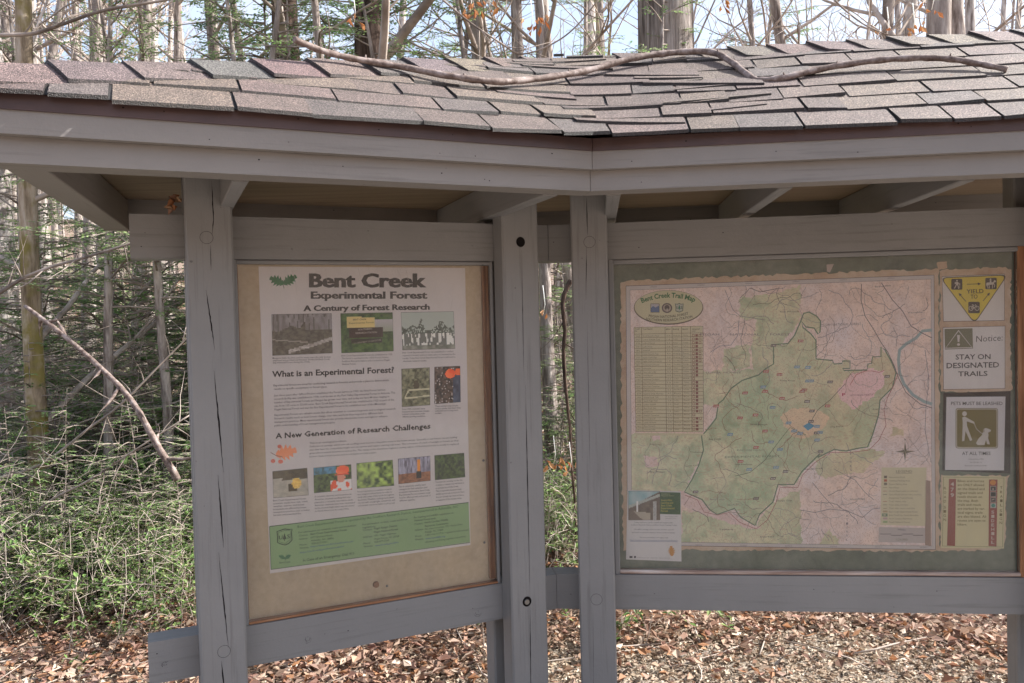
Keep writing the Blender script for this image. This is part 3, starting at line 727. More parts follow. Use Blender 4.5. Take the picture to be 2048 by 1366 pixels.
# value noise
_rg = np.random.RandomState(7); _tab = _rg.rand(256, 256)
def vn(x, y):
    xi, yi = int(math.floor(x)), int(math.floor(y)); fx, fy = x-xi, y-yi; fx = fx*fx*(3-2*fx); fy = fy*fy*(3-2*fy)
    t = _tab; a = t[yi & 255, xi & 255]; b_ = t[yi & 255, (xi+1) & 255]; c_ = t[(yi+1) & 255, xi & 255]; d_ = t[(yi+1) & 255, (xi+1) & 255]
    return (a*(1-fx)+b_*fx)*(1-fy)+(c_*(1-fx)+d_*fx)*fy
def fbm(x, y, o=3): return sum(vn(x*2**k+k*17, y*2**k+k*31)/2**k for k in range(o))/sum(1/2**k for k in range(o))
def mx(a, b_, t): t = max(0, min(1, t)); return tuple(p*(1-t)+q*t for p, q in zip(a, b_))
g255 = lambda r, g, b_: tuple(c*1.9 for c in srgb(r, g, b_))        # seen in shade: print is about this much lighter

# ---- the big poster in the left bay
S = Sheet(WL, 'information_poster', 'white laminated Bent Creek poster with photos and a green foot band', 'poster', (540, 1146))
S.paper([(517, 533), (930, 536), (941, 1090), (540, 1147)], (.86, .80, .80))
# oak leaves, heading
def oakleaf(cx, cy, sx, ang, col, lay=2, lob=5):
    pts = []
    for sd_ in (1, -1):
        for i in range(lob*2+1):
            t = i/(lob*2); w_ = (.16+.34*math.sin(math.pi*min(1, t*1.05+.03)))*(1 if i % 2 else .45)
            if sd_ < 0: t = 1-t; w_ = (.16+.34*math.sin(math.pi*min(1, t*1.05+.03)))*(1 if i % 2 else .45)
            pts.append((t*sx+(.08*sx if i % 2 else 0), sd_*w_*sx*.8))
    ca, sa = math.cos(ang), math.sin(ang)
    S.poly([(cx+x*ca-y*sa, cy+x*sa+y*ca) for x, y in pts], col, lay)
LG = (.02, .20, .07)
for (cx, cy, sc) in ((566, 568, 30), (569, 1117, 13)):
    oakleaf(cx+1, cy, sc, R(205), LG); oakleaf(cx+1, cy, sc, R(-32), LG, 2.3)
    S.line([(cx, cy-2), (cx+2, cy+sc*.3)], (.02, .12, .05), 1.2)
S.text('Bent Creek', 619, 574, 852, 574, 28, K, .04); S.text('Experimental Forest', 622, 597, 854, 597, 14.5, K, .04)
S.text('A Century of Forest Research', 607, 622, 859, 619, 11.5, K, .04)
S.text('What is an Experimental Forest?', 544, 754, 788, 745, 12, K, .03)
S.text('A New Generation of Research Challenges', 551, 877, 861, 857, 11, K, .028)
S.para([('Experimental forests are areas for conducting research in forestry and provide a place to demonstrate', 1), ('results on specific ecosystems or forest types.', .46)], (547, 773), (548, 780), 0, (231, -11), 4.2, K, .008)
S.para([('Just three years after Gifford Pinchot established the Forest Service in 1905, the first Forest Service', .92), ('research facility was established in 1908, now known as the Fort Valley Experimental Forest in Arizona. The', 1),
        ('number of Experimental Forests and Ranges has grown over time, and today we have 84 sites ranging in', .95), ('size from 115 acres to 55,000 acres. Bent Creek Experimental Forest was established in 1925 as part of the', .99),
        ('Pisgah National Forest and was the first Experimental Forest to be established east of the Mississippi', .92)], (548, 793), (549, 821), 0, (242, -13), 4.2, (.06, .055, .06), .006)
S.para([('Experimental Forests are valuable assets that allow scientists to conduct long-term and ecological research.', 1), ('Research results teach us how forests change over time and how they respond to different land', .89),
        ('management practices. Many experimental forests also provide interpretive tours and signs to enhance', .93), ('public understanding of forest management principles.', .5)], (549, 832), (549, 853), 0, (243, -13), 4.2, (.06, .055, .06), .006)
S.para([('This is an ecological problem.', .25), ('Shelterwood openings, which new oak seedlings need, become competitive trees in the forest canopy. Generally in our forests, we are lacking', .99),
        ('sites that have the competitive height and can survive and replace existing oak trees. This is because of a lack of sunlight in forests as they', 1),
        ('grow without natural disturbances such as fire. This change in the disturbance regime is causing oaks in old shortened forests to slowly be replaced', 1), ('by more shade-tolerant species such as red maples and tulip poplars.', .45)],
       (619, 888), (619, 915), 0, (298, -19), 3.8, (.09, .08, .08), .004)
PQ = [((543, 629), (663, 627), (665, 706), (545, 711)), ((681, 627), (785, 625), (787, 702), (683, 706)), ((802, 625), (907, 623), (910, 697), (805, 700)),
      ((803, 738), (859, 735), (860, 810), (804, 814)), ((869, 734), (920, 732), (921, 804), (869, 808)),
      ((545, 943), (614, 936), (617, 990), (547, 996)), ((627, 936), (702, 929), (704, 979), (628, 986)), ((713, 927), (785, 920), (788, 971), (714, 977)), ((796, 918), (860, 912), (861, 961), (797, 968)), ((869, 911), (928, 906), (930, 954), (870, 960))]
G = g255
def f_log(u, v):
    n = fbm(u*26, v*20); c = mx(G(52, 50, 42), G(110, 104, 92), n*1.3-.2)
    if v < .32-.25*u+.15*vn(u*9, 1) or (u > .55 and v < .4): c = mx(G(150, 145, 148), G(70, 66, 62), .9 if vn(u*40, v*3) > .72 else fbm(u*20, v*6)*.9)
    d = abs(v-(.93-.36*max(0, u-.25)-.1*max(0, u-.7)))
    if u > .27 and d < .045: c = mx(G(190, 185, 182), G(120, 112, 105), vn(u*30, v*30))
    if abs(v-(.62+.14*u)) < .015 and u < .6: c = G(140, 134, 126)
    return c
def f_sign(u, v):
    c = mx(G(22, 52, 26), G(70, 105, 50), fbm(u*14, v*12)*1.5-.3)
    if u > .6 and .17 < v < .5: c = mx(G(165, 160, 165), G(110, 130, 80), (v-.2)*2)
    if v > .55: c = mx(G(30, 62, 30), G(85, 115, 60), fbm(u*22, v*18)*1.6-.4)
    if .12 < u < .66 and .08+.05*u < v < .36: c = G(196, 176, 118)
    if .16 < u < .8 and .36 <= v < .62: c = G(44, 30, 26)
    if .2 < u < .78 and .66 < v < .76: c = G(40, 42, 36)
    return c
def f_crew(u, v):
    c = G(158, 166, 160)
    t = .42+.18*vn(u*9, 2)-.28*math.exp(-((u-.38)/.04)**2)-.15*math.exp(-((u-.2)/.09)**2)-.12*math.exp(-((u-.75)/.06)**2)
    if v > t-.1 and vn(u*50, v*40) > .35: c = mx(G(44, 56, 48), G(100, 108, 98), vn(u*30, v*24)*.8)
    if .56 < v < .92: c = mx(G(66, 72, 66), G(205, 205, 200), 1.0 if vn(u*34, v*8) > .58 else .12)
    if v >= .9: c = mx(G(80, 86, 76), G(140, 142, 132), vn(u*20, v*20))
    return c
def f_plot(u, v):
    c = mx(G(56, 60, 44), G(150, 150, 122), fbm(u*12, v*16)*1.4-.3)
    if math.hypot((u-.52)/.10, (v-.45)/.14) < 1: c = G(70, 66, 54)
    for (x0, y0, x1, y1) in ((.1, .78, .25, .57), (.25, .57, .99, .56), (.1, .78, 1, .75)):
        t = max(0, min(1, ((u-x0)*(x1-x0)+(v-y0)*(y1-y0))/((x1-x0)**2+(y1-y0)**2)))
        if math.hypot(u-x0-t*(x1-x0), v-y0-t*(y1-y0)) < .02: c = G(180, 176, 150)
    return c
def f_soil(u, v):
    c = mx(G(26, 26, 26), G(110, 92, 82), fbm(u*16, v*20)*1.6-.45)
    if vn(u*40, v*50) > .86: c = G(205, 200, 200)
    if u > .72 and v > .25: c = mx(G(28, 40, 62), G(70, 86, 110), vn(u*9, v*9))
    if math.hypot((u-.62)/.2, (v-.2)/.13) < 1: c = mx(G(214, 70, 26), G(240, 110, 60), vn(u*8, v*8))
    if math.hypot((u-.92)/.12, (v-.16)/.1) < 1: c = G(220, 92, 40)
    return c
def f_mush(u, v):
    c = mx(G(128, 124, 114), G(178, 172, 160), fbm(u*9, v*9))
    if v < .28+.1*u: c = mx(G(52, 46, 32), G(86, 76, 52), vn(u*10, v*10))
    if math.hypot((u-.68)/.14, (v-.52)/.2) < 1: c = mx(G(190, 150, 60), G(225, 190, 100), vn(u*20, v*20))
    if .45 < u < .7 and .5 < v < .8 and math.hypot((u-.68)/.14, (v-.52)/.2) >= 1: c = G(64, 54, 36)
    if .25 < u < .55 and abs(v-.35) < .03: c = G(80, 70, 50)
    return c
def f_hat(u, v):
    c = mx(G(26, 44, 22), G(96, 120, 60), fbm(u*14, v*12)*1.5-.35)
    if v < .28 and u < .6: c = mx(G(80, 140, 175), G(40, 60, 40), fbm(u*16, v*9)*1.4-.3)
    if .45 < u and v > .62-.25*abs(u-.7): c = mx(G(200, 196, 196), G(206, 78, 40), 1 if vn(u*9, v*5) > .55 else 0)
    if math.hypot((u-.72)/.11, (v-.48)/.19) < 1: c = G(196, 130, 108)
    if math.hypot((u-.77)/.17, (v-.2)/.2) < 1 and v < .34: c = mx(G(214, 74, 30), G(236, 112, 66), vn(u*7, v*7))
    if .57 < u < .93 and .32 < v < .38: c = G(190, 60, 26)
    return c
f_leaf = lambda u, v: mx(G(34, 62, 22), G(160, 186, 88), fbm(u*9, v*7, 2)*1.9-.5)
def f_fire(u, v):
    c = mx(G(70, 66, 80), G(168, 166, 186), fbm(u*24, v*4)*1.4-.2)
    if v > .62: c = mx(G(70, 46, 34), G(170, 110, 76), fbm(u*14, v*14))
    if .58 < u < .70 and .08 < v < .55: c = G(206, 128, 34)
    if .56 < u < .71 and .55 <= v < .88: c = G(24, 24, 26)
    return c
f_fern = lambda u, v: mx(G(18, 36, 16), G(72, 98, 44), fbm(u*16, v*12)*1.5-.35)
FN = [f_log, f_sign, f_crew, f_plot, f_soil, f_mush, f_hat, f_leaf, f_fire, f_fern]
PL = ['picture of a fallen log on a cleared slope', 'picture of a wooden entrance sign', 'black and white picture of a crew in a field', 'picture of a person at a staked plot', 'picture of an orange hard hat over dug soil',
      'picture of a yellow round thing on pale rock', 'picture of a worker in an orange hard hat', 'picture of bright green leaves', 'picture of a worker in yellow in smoky woods', 'picture of dark green undergrowth']
for q, fn, lb in zip(PQ, FN, PL):
    n = 52 if q[1][0]-q[0][0] > 90 else 32
    tag(S.picture(q, fn, n, int(n*.68) if q[2][1]-q[1][1] < 70 or n > 40 else 44), lb)
S.text('BENT CREEK', 706, 641, 733, 640, 3.4, (.12, .09, .05), .01, 3); S.text('Experimental Forest', 698, 648, 748, 646, 3.4, (.3, .2, .06), .01, 3)
S.text('SOUTHERN', 716, 661, 744, 659, 3.4, (.6, .55, .5), .015, 3); S.text('RESEARCH STATION', 711, 668, 754, 666, 3.6, (.6, .55, .5), .015, 3); S.text('U.S. DEPARTMENT OF AGRICULTURE', 708, 688, 762, 681, 3.2, (.5, .47, .42), .01, 3)
cap = lambda ls, x, y, x2, y2, w_, dy, h=3.6: S.para(ls, (x, y), (x2, y2), 0, (w_, dy), h, (.07, .06, .065), .004)
cap([('Margaret Stahl, the first, and for many years the only woman', .97), ('employed as a professional forester, worked at Bent Creek', .95), ('Experimental Forest during the 1930s.', .62)], 545, 718, 546, 727, 120, -3)
cap([('Bent Creek Experimental Forest was established in 1925.', .98), ('The forest is operated by the USDA Forest Service,', .9), ('Southern Research Station and is located on Pisgah', .92), ('National Forest.', .27)], 683, 713, 684, 730, 104, -3)
cap([('Bent Creek Experimental Forest was established to conduct', .97), ('research in forestry and to provide a place to demonstrate the', 1), ('results. Today Bent Creek Experimental Forest is still used to', 1), ('showcase research results.', .45)], 805, 707, 806, 724, 105, -3)
cap([('Since 1925, scientists have', .8), ('measured and recorded changes', .95), ('in forest composition under', .8), ('different growing conditions.', .8)], 804, 820, 805, 835, 57, -2, 3.4)
cap([('These workers dug soil pits', .85), ('using a spade, but later they', .95), ('collected soil in long term', .85), ('studies.', .25)], 870, 814, 870, 828, 54, -2, 3.4)
cap([('Bent Creek Experimental Forest', .9), ('scientists study how rain, wind,', .95), ('weather, storms, and forest', .85), ('ecosystems are affected by forest', .9), ('management practices such as timber', 1), ('harvests and prescribed fire.', .76)], 546, 1003, 547, 1032, 73, -5)
cap([('A scientist observes and measures an', .92), ('American chestnut seedling that was', .9), ('planted in a research restoration study.', .96), ('American chestnuts have been decimated', 1), ('by the chestnut blight which was introduced', .98), ('to North America in the early 1900s.', .85)], 629, 995, 630, 1024, 80, -6)
cap([('Forest restoration is sometimes research', .92), ('into using prescribed burns in order to', .93), ('study why some of the seeds throughout', .98), ('the forest. Weather, underground plants', .97), ('recover with enough light, underbrush, and', 1), ('soil amounts resources before seeds sprout.', 1)], 715, 985, 716, 1013, 74, -6)
cap([('Fire is commonly used by land', .85), ('managers for fuel reduction and', .9), ('ecosystem maintenance. Bent Creek', .98), ('Experimental Forest scientists study', 1), ('how fire effects growth and survival of', 1), ('different species.', .5)], 798, 975, 799, 1003, 62, -5)
cap([('Scientists are working on this line', .95), ('of ability to estimate that will allow us', 1), ('to prevent loss of the forest.', .8), ('This is important because many', .9), ('wildlife species rely on these for food,', 1), ('they are already important and are a', .97), ('a measure of the forest value.', .9)], 871, 966, 872, 1002, 57, -5)
# orange oak leaf with acorns
OR = G(206, 128, 88)
def lobes(cx, cy, L_, ang, col, wd=.5, lay=2): oakleaf(cx, cy, L_, ang, col, lay)
lobes(552, 910, 42, R(-14), OR); S.ell(559, 893, 4.2, 4, G(170, 84, 66), 2); S.ell(546, 922, 4.6, 4, G(176, 88, 70), 2.2); S.ell(561, 923, 5, 4.2, G(190, 100, 80), 2.2)
S.line([(541, 905), (552, 911), (565, 914)], G(110, 66, 56), 1.2, 2.6)
# green band
S.poly([(539, 1053), (937, 1005), (940, 1084), (542, 1139)], (.33, .53, .25), 1)
S.line([(539, 1053), (937, 1005)], (.06, .12, .05), 1.6, 1.6); S.line([(542, 1139), (940, 1085)], (.06, .14, .06), 1.2, 1.6); S.line([(539, 1053), (542, 1139)], (.06, .14, .06), 1.2, 1.6)
DG = (.03, .075, .03)
S.text('Bent Creek Experimental Forest is operated by the Southern Research Station, headquartered in Asheville, NC', 595, 1056, 916, 1015, 5.2, (.06, .17, .05), .008)
shx, shy = 569, 1074
S.line([(554, 1063), (560, 1061), (569, 1058), (578, 1059), (584, 1058), (583, 1066), (584, 1080), (577, 1087), (570, 1090), (562, 1088), (555, 1085), (555, 1074)], DG, 2.0, 2, closed=True)
S.line([(557, 1065), (569, 1061), (581, 1061), (581, 1079), (570, 1087), (558, 1083)], DG, .8, 2, closed=True)
S.text('U', 558, 1079, 565, 1078, 8, DG, .015); S.text('S', 574, 1077, 580, 1076, 8, DG, .015); S.poly([(569, 1066), (573, 1078), (565, 1079)], DG, 2); S.rect(568.4, 1078, 569.8, 1082, DG, 2)
S.text('Bent Creek', 559, 1127, 581, 1125, 3.6, DG, .006)
BL = (.04, .10, .30)
c1 = [('For information on research, tours and workshops:', 597, 1067, 713, 1052, DG, .008), ('Contact:', 598, 1073, 616, 1071, DG, 0), ('Bent Creek Experimental Forest', 621, 1070, 694, 1061, DG, .01), ('Address:', 598, 1080, 616, 1078, DG, 0), ('1577 Brevard Road', 621, 1077, 664, 1072, DG, 0),
      ('Asheville, NC 28806', 622, 1083, 667, 1078, DG, 0), ('Phone:', 599, 1092, 614, 1090, DG, 0), ('828-667-5261', 623, 1089, 654, 1085, DG, 0), ('Website:', 599, 1098, 618, 1096, DG, 0), ('https://www.srs.fs.fed.us/bentcreek/', 621, 1095, 707, 1084, BL, 0), ('https://srs.fs.usda.gov/bentcreek/en/', 600, 1107, 688, 1094, BL, 0),
      ('For information on trails, roads and forest', 725, 1051, 815, 1040, DG, .006), ('regulations:', 725, 1057, 751, 1054, DG, .006), ('Contact:', 726, 1062, 745, 1060, DG, 0), ('Pisgah Ranger District', 748, 1059, 794, 1053, DG, .012), ('Pisgah National Forest', 748, 1066, 796, 1060, DG, .012),
      ('Address:', 726, 1076, 745, 1074, DG, 0), ('1001 Pisgah Highway', 748, 1073, 792, 1068, DG, 0), ('Pisgah Forest, NC 28768', 749, 1080, 798, 1074, DG, 0), ('Phone:', 727, 1089, 741, 1087, DG, 0), ('828-877-3265', 749, 1086, 778, 1082, DG, 0), ('Website:', 727, 1095, 746, 1093, DG, 0), ('www.fs.usda.gov/nfsnc', 750, 1093, 797, 1086, BL, 0),
      ('For hunting and wildlife regulations on', 828, 1037, 907, 1027, DG, .006), ('National Forest lands:', 829, 1043, 872, 1038, DG, .006), ('Contact:', 829, 1050, 846, 1048, DG, 0), ('North Carolina Wildlife', 849, 1047, 896, 1041, DG, .008), ('Resources Commission', 850, 1054, 896, 1048, DG, .008),
      ('Address:', 830, 1062, 847, 1060, DG, 0), ('NC State University, 1751 Varsity Drive', 850, 1060, 925, 1050, DG, 0), ('Raleigh, NC 27606', 850, 1066, 886, 1061, DG, 0), ('Phone:', 830, 1075, 843, 1073, DG, 0), ('1-800-662-7137 for regulation/enforcement', 851, 1072, 937, 1061, DG, 0),
      ('Website:', 830, 1081, 847, 1079, DG, 0), ('www.ncwildlife.org', 851, 1079, 890, 1074, BL, 0), ('(Hunting and Fishing regulations/permits)', 851, 1086, 931, 1074, DG, 0)]
for t, x0, y0, x1, y1, c, bo in c1: S.text(t, x0, y0, x1, y1, 4.0, c, bo)
S.text('In Case of an Emergency: Dial 911', 606, 1123, 708, 1109, 5.2, DG, .012)
S.done()

# ---- trail map
S = Sheet(WR, 'trail_map', 'large faded green and pink trail map on torn tan paper', 'map', (1245, 1110))
tr = random.Random(9)
def torn(pts, a=1.6, step=6):
    out = []
    for i in range(len(pts)):
        (x0, y0), (x1, y1) = pts[i], pts[(i+1) % len(pts)]; n = max(1, int(math.hypot(x1-x0, y1-y0)/step))
        for k in range(n): out.append((x0+(x1-x0)*k/n+tr.uniform(-a, a), y0+(y1-y0)*k/n+tr.uniform(-a, a)))
    return out
S.paper(torn([(1241, 566), (1250, 562), (1560, 549), (1878, 538), (1879, 1103), (1560, 1101), (1300, 1099), (1247, 1100), (1243, 900), (1242, 740)], 2.4, 7), (1, 1, 1), 'torn_paper', 'oldpaper')
MQ = ((1252, 572), (1868, 550), (1871, 1099), (1255, 1090))
S.poly(MQ, (.74, .68, .68), .6)
IQ = [(1260, 580), (1862, 558), (1864, 1092), (1264, 1083)]
forest = [(1369, 984), (1384, 959), (1397, 932), (1407, 900), (1403, 872), (1414, 860), (1432, 837), (1437, 807), (1446, 800), (1462, 777), (1484, 761), (1517, 750), (1532, 737), (1547, 728), (1547, 689), (1576, 687), (1589, 671), (1602, 641), (1607, 627), (1618, 624), (1633, 632), (1641, 642), (1640, 664), (1636, 668), (1628, 656), (1612, 654), (1603, 643),
          (1606, 655), (1622, 668), (1632, 681), (1632, 718), (1665, 721), (1668, 728), (1684, 727), (1685, 722), (1700, 722), (1700, 737), (1685, 737), (1688, 741), (1734, 740), (1736, 728), (1743, 727), (1745, 714), (1762, 713), (1762, 694), (1770, 700), (1782, 722), (1792, 745), (1785, 775), (1760, 800), (1757, 830), (1745, 870), (1735, 894), (1719, 896), (1692, 902), (1668, 899), (1635, 915), (1640, 907), (1603, 944), (1588, 969),
          (1556, 969), (1546, 1004), (1519, 1029), (1510, 1051), (1481, 1034), (1469, 1017), (1434, 1029), (1419, 1019), (1404, 999)]
greens = [[(1262, 868), (1403, 868), (1407, 900), (1369, 984), (1262, 984)], [(1366, 1020), (1434, 1029), (1510, 1055), (1546, 1004), (1600, 980), (1603, 1090), (1362, 1086)], [(1480, 596), (1560, 585), (1602, 570), (1600, 640), (1560, 690), (1545, 740), (1505, 742), (1503, 690), (1512, 642), (1480, 636)],
          [(1448, 696), (1500, 690), (1500, 735), (1445, 742)], [(1405, 745), (1530, 736), (1450, 800), (1440, 812), (1405, 810)], [(1630, 912), (1740, 898), (1770, 905), (1725, 945), (1650, 955), (1635, 950)], [(1785, 856), (1808, 856), (1808, 872), (1785, 872)], [(1645, 1072), (1660, 1058), (1676, 1082), (1675, 1092), (1640, 1090)]]
pinks = [[(1688, 762), (1700, 748), (1735, 736), (1768, 742), (1768, 768), (1742, 798), (1706, 818), (1680, 800), (1676, 780)]]
peach = [[(1560, 832), (1575, 820), (1610, 815), (1640, 820), (1658, 836), (1652, 852), (1630, 868), (1610, 878), (1585, 872), (1568, 855)]]
holes = [[(1262, 984), (1369, 984), (1404, 999), (1434, 1029), (1460, 1025), (1490, 1045), (1520, 1055), (1510, 1060), (1470, 1050), (1400, 1028), (1366, 1012)], [(1288, 914), (1315, 912), (1318, 932), (1290, 934)], [(1305, 870), (1320, 870), (1320, 880), (1305, 880)]]
def inside(P, x, y):
    c = False; n = len(P); j = n-1
    for i in range(n):
        if (P[i][1] > y) != (P[j][1] > y) and x < (P[j][0]-P[i][0])*(y-P[i][1])/(P[j][1]-P[i][1])+P[i][0]: c = not c
        j = i
    return c
GP = lambda r, g, b_: tuple(c*2.1 for c in srgb(r, g, b_))
def fmap(u, v):
    x = (IQ[0][0]*(1-u)+IQ[1][0]*u)*(1-v)+(IQ[3][0]*(1-u)+IQ[2][0]*u)*v; y = (IQ[0][1]*(1-u)+IQ[1][1]*u)*(1-v)+(IQ[3][1]*(1-u)+IQ[2][1]*u)*v
    xo, yo = x, y; x += (fbm(x/9, y/9+40, 2)-.5)*9; y += (fbm(x/9+70, y/9, 2)-.5)*9
    a = fbm(x/60, y/60, 4); h = fbm(x/16+5, y/16, 3); r_ = 1-abs(fbm(x/34+9, y/34-x/60, 4)-.5)*4
    c = mx(GP(184, 172, 172), GP(192, 172, 162), a*2-.5); c = mx(c, GP(150, 132, 130), max(0, r_-.55)*.7)
    if inside(forest, x, y) or any(inside(g, x, y) for g in greens):
        f = inside(forest, x, y)
        c = mx(GP(150, 162, 136) if f else GP(162, 166, 142), GP(178, 172, 148), a*2.1-.6); c = mx(c, GP(112, 130, 104), max(0, .60-h)*1.4)
        c = mx(c, GP(176, 156, 130), max(0, (x-1500)/400*(a+.2)))
    if any(inside(g, x, y) for g in holes): c = mx(GP(186, 168, 168), GP(176, 154, 152), h)
    if any(inside(g, x, y) for g in peach): c = mx(GP(190, 166, 142), GP(178, 162, 138), h)
    if any(inside(g, x, y) for g in pinks): c = mx(GP(196, 164, 168), GP(186, 160, 158), h)
    cv = (fbm(xo/70+3, yo/70, 4)*46) % 1
    if cv < .16: c = mx(c, GP(150, 118, 100), .38)
    q = vn(xo/2.3, yo/2.3); return tuple(k*(.93+.12*q) for k in c)
mbm = MB()
NX, NY = 300, 264
for j in range(NY):
    for i in range(NX):
        mbm.face([S.P(*p, .9) for p in reversed(S.quad(IQ, i/NX, j/NY, (i+1)/NX, (j+1)/NY))], fmap((i+.5)/NX, (j+.5)/NY))
mbm.build('map_picture', M['print'], S.o)
DK = (.10, .085, .09); DGN = (.17, .27, .18); BR = (.36, .24, .17); RD = (.50, .12, .09); BU = (.18, .36, .52)
S.line(MQ, (.13, .11, .13), 1.3, 1.5, closed=True); S.line(IQ, (.13, .11, .13), .8, 1.5, closed=True)
S.line(forest, DGN, 2.5, 1.7, closed=True)
def wander(x, y, dx, dy, n, st, j):
    a = math.atan2(dy, dx); p = [(x, y)]
    for _ in range(n):
        a += tr.uniform(-j, j); x += math.cos(a)*st; y += math.sin(a)*st
        if not (1264 < x < 1860 and 572 < y < 1084): break
        if 1266 < x < 1408 and y < 868 or (1756 < x and y > 930) or (x < 1366 and y > 975): break
        p.append((x, y))
    return p
for _ in range(260):      # contour lines and lanes
    x, y = tr.uniform(1264, 1860), tr.uniform(575, 1080); f = inside(forest, x, y)
    if 1266 < x < 1408 and y < 868 or (1756 < x and y > 930) or (x < 1366 and y > 975): continue
    col = tr.choice([BR, (.30, .27, .24), (.40, .22, .16)] if f else [(.36, .28, .30), (.40, .30, .28), DK, (.30, .26, .30)])
    p = wander(x, y, tr.uniform(-1, 1), tr.uniform(-1, 1), tr.randint(8, 30), 4, .55)
    if len(p) > 3: S.line(p, col, tr.choice([.5, .6, .8, 1.0]), 1.8)
roads = [([(1763, 566), (1785, 600), (1805, 622), (1822, 652), (1842, 665), (1864, 676)], (.22, .17, .19), 1.6), ([(1723, 568), (1722, 600), (1730, 632), (1748, 660), (1762, 685), (1776, 705), (1790, 735), (1795, 752), (1812, 785), (1840, 808), (1864, 816)], (.16, .13, .14), 1.4),
         ([(1795, 748), (1788, 770), (1775, 795), (1768, 820), (1772, 850), (1758, 880), (1738, 900), (1700, 905), (1660, 905), (1630, 925), (1605, 950), (1596, 975), (1560, 975), (1552, 1005), (1535, 1040), (1512, 1058), (1480, 1045), (1458, 1025), (1434, 1030), (1408, 1024), (1395, 1000), (1370, 990)], (.52, .2, .19), 1.3),
         ([(1612, 870), (1580, 855), (1560, 880), (1530, 920), (1500, 945), (1470, 952)], (.15, .22, .15), 1.1), ([(1690, 768), (1660, 800), (1635, 820), (1618, 850)], DK, 1.0), ([(1600, 1020), (1630, 1025), (1660, 1018), (1695, 1022), (1725, 1035), (1745, 1018), (1760, 1016)], (.2, .17, .2), 1.1),
         ([(1668, 938), (1690, 950), (1710, 960), (1730, 985), (1748, 1000)], (.2, .17, .2), .9), ([(1625, 965), (1645, 990), (1668, 1015)], (.2, .17, .2), 1.0), ([(1850, 700), (1858, 760), (1852, 812), (1850, 860), (1862, 925)], (.2, .17, .2), .9), ([(1500, 576), (1520, 584), (1555, 577)], DK, 1.2), ([(1480, 596), (1492, 585), (1500, 576)], DK, .9),
         ([(1478, 640), (1476, 670), (1462, 690), (1440, 692), (1420, 705)], (.25, .22, .28), 1.0), ([(1450, 580), (1466, 620), (1480, 632), (1530, 640)], (.25, .22, .28), .9), ([(1510, 590), (1478, 637)], (.3, .25, .28), .7)]
for p, c, w_ in roads: S.line(p, c, w_, 1.9)
RV = (.40, .52, .54)
S.line([(1864, 660), (1845, 662), (1832, 676), (1812, 688), (1799, 700), (1797, 720), (1799, 745), (1808, 768), (1826, 790), (1848, 803), (1864, 808)], RV, 6, 1.65)
S.poly([(1606, 852), (1618, 845), (1630, 852), (1616, 861)], (.10, .38, .62), 2)
S.line([(1700, 770), (1712, 750), (1730, 742), (1745, 742), (1758, 745), (1768, 741)], (.6, .14, .12), 1.2, 2)
S.text('P', 1684, 792, 1691, 792, 6, (.6, .05, .15), .02)
flags = [(1601, 682, 0), (1532, 743, 0), (1559, 749, 0), (1490, 786, 0), (1530, 783, 0), (1564, 797, 0), (1604, 783, 0), (1608, 780, 0), (1480, 836, 0), (1511, 830, 0), (1530, 862, 0), (1512, 895, 0), (1481, 923, 0), (1655, 812, 0), (1432, 812, 0),
         (1594, 734, 1), (1616, 735, 1), (1622, 762, 1), (1526, 774, 1), (1616, 762, 1), (1545, 815, 1), (1577, 846, 1), (1588, 862, 1), (1600, 867, 1), (1634, 853, 1), (1640, 865, 1), (1634, 880, 1), (1460, 869, 1), (1542, 884, 1), (1560, 899, 1), (1498, 939, 1), (1552, 935, 1),
         (1660, 764, 2), (1614, 803, 2), (1624, 822, 2), (1622, 843, 2), (1633, 866, 2), (1391, 984, 2), (1512, 997, 2), (1546, 957, 2), (1571, 943, 2), (1641, 903, 2), (1774, 753, 2), (1547, 691, 2)]
for x, y, c in flags:
    col = [(.58, .15, .12), (.22, .42, .60), (.16, .13, .12)][c]
    S.poly([(x-6, y+2.6), (x-4.6, y-2.8), (x+6.2, y-2.8), (x+4.8, y+2.6)], col, 2.2)
    S.text(str(tr.choice([140, 146, 150, 337, 664, 479, 485, 491])), x-4, y+1.8, x+4.4, y+1.8, 3.6, (.8, .75, .72), .01, 3)
MT = (.28, .22, .24)
S.text('PISGAH      NATIONAL      FOREST', 1400, 671, 1580, 671, 4.6, MT, 0, lean=.1); S.text('PISGAH NATIONAL FOREST', 1642, 652, 1722, 650, 4.8, MT); S.text('LOWER  HOMINY', 1412, 747, 1482, 747, 4, MT)
S.text('EXPERIMENTAL FOREST', 1450, 916, 1560, 914, 4, (.18, .25, .18)); S.text('BUNCOMBE COUNTY', 1474, 902, 1530, 902, 3.4, (.22, .25, .2)); S.text('NORTH CAROLINA ARBORETUM', 1700, 792, 1746, 791, 3.4, (.45, .16, .22)); S.text('Bent Creek', 1420, 1000, 1450, 1000, 3.4, MT)
for t, x, y, w_ in (('Lake Powhatan', 1470, 930, 34), ('Stony Knob', 1560, 762, 30), ('Big Knob', 1418, 880, 24), ('Hardtimes', 1610, 940, 34), ('Rice Pinnacle', 1560, 625, 38), ('Wolf Branch', 1500, 850, 34), ('Ferrin Knob', 1370, 934, 28), ('Shut In', 1455, 1012, 22), ('Sleepy Gap', 1552, 1003, 32),
                   ('Beaverdam', 1750, 575, 32), ('Venable', 1815, 627, 30), ('Avery Creek', 1745, 820, 32), ('Long Branch', 1660, 855, 26), ('Explorer', 1300, 890, 24), ('Big Ridge', 1300, 945, 30), ('Truckwheel', 1380, 905, 26), ('South Ridge', 1700, 1000, 30), ('Ledford', 1440, 1060, 26), ('Deerfield', 1520, 1075, 28), ('Lake Julian', 1800, 690, 26)):
    S.text(t, x, y, x+w_, y-tr.uniform(-1, 3), 3.2, DK)
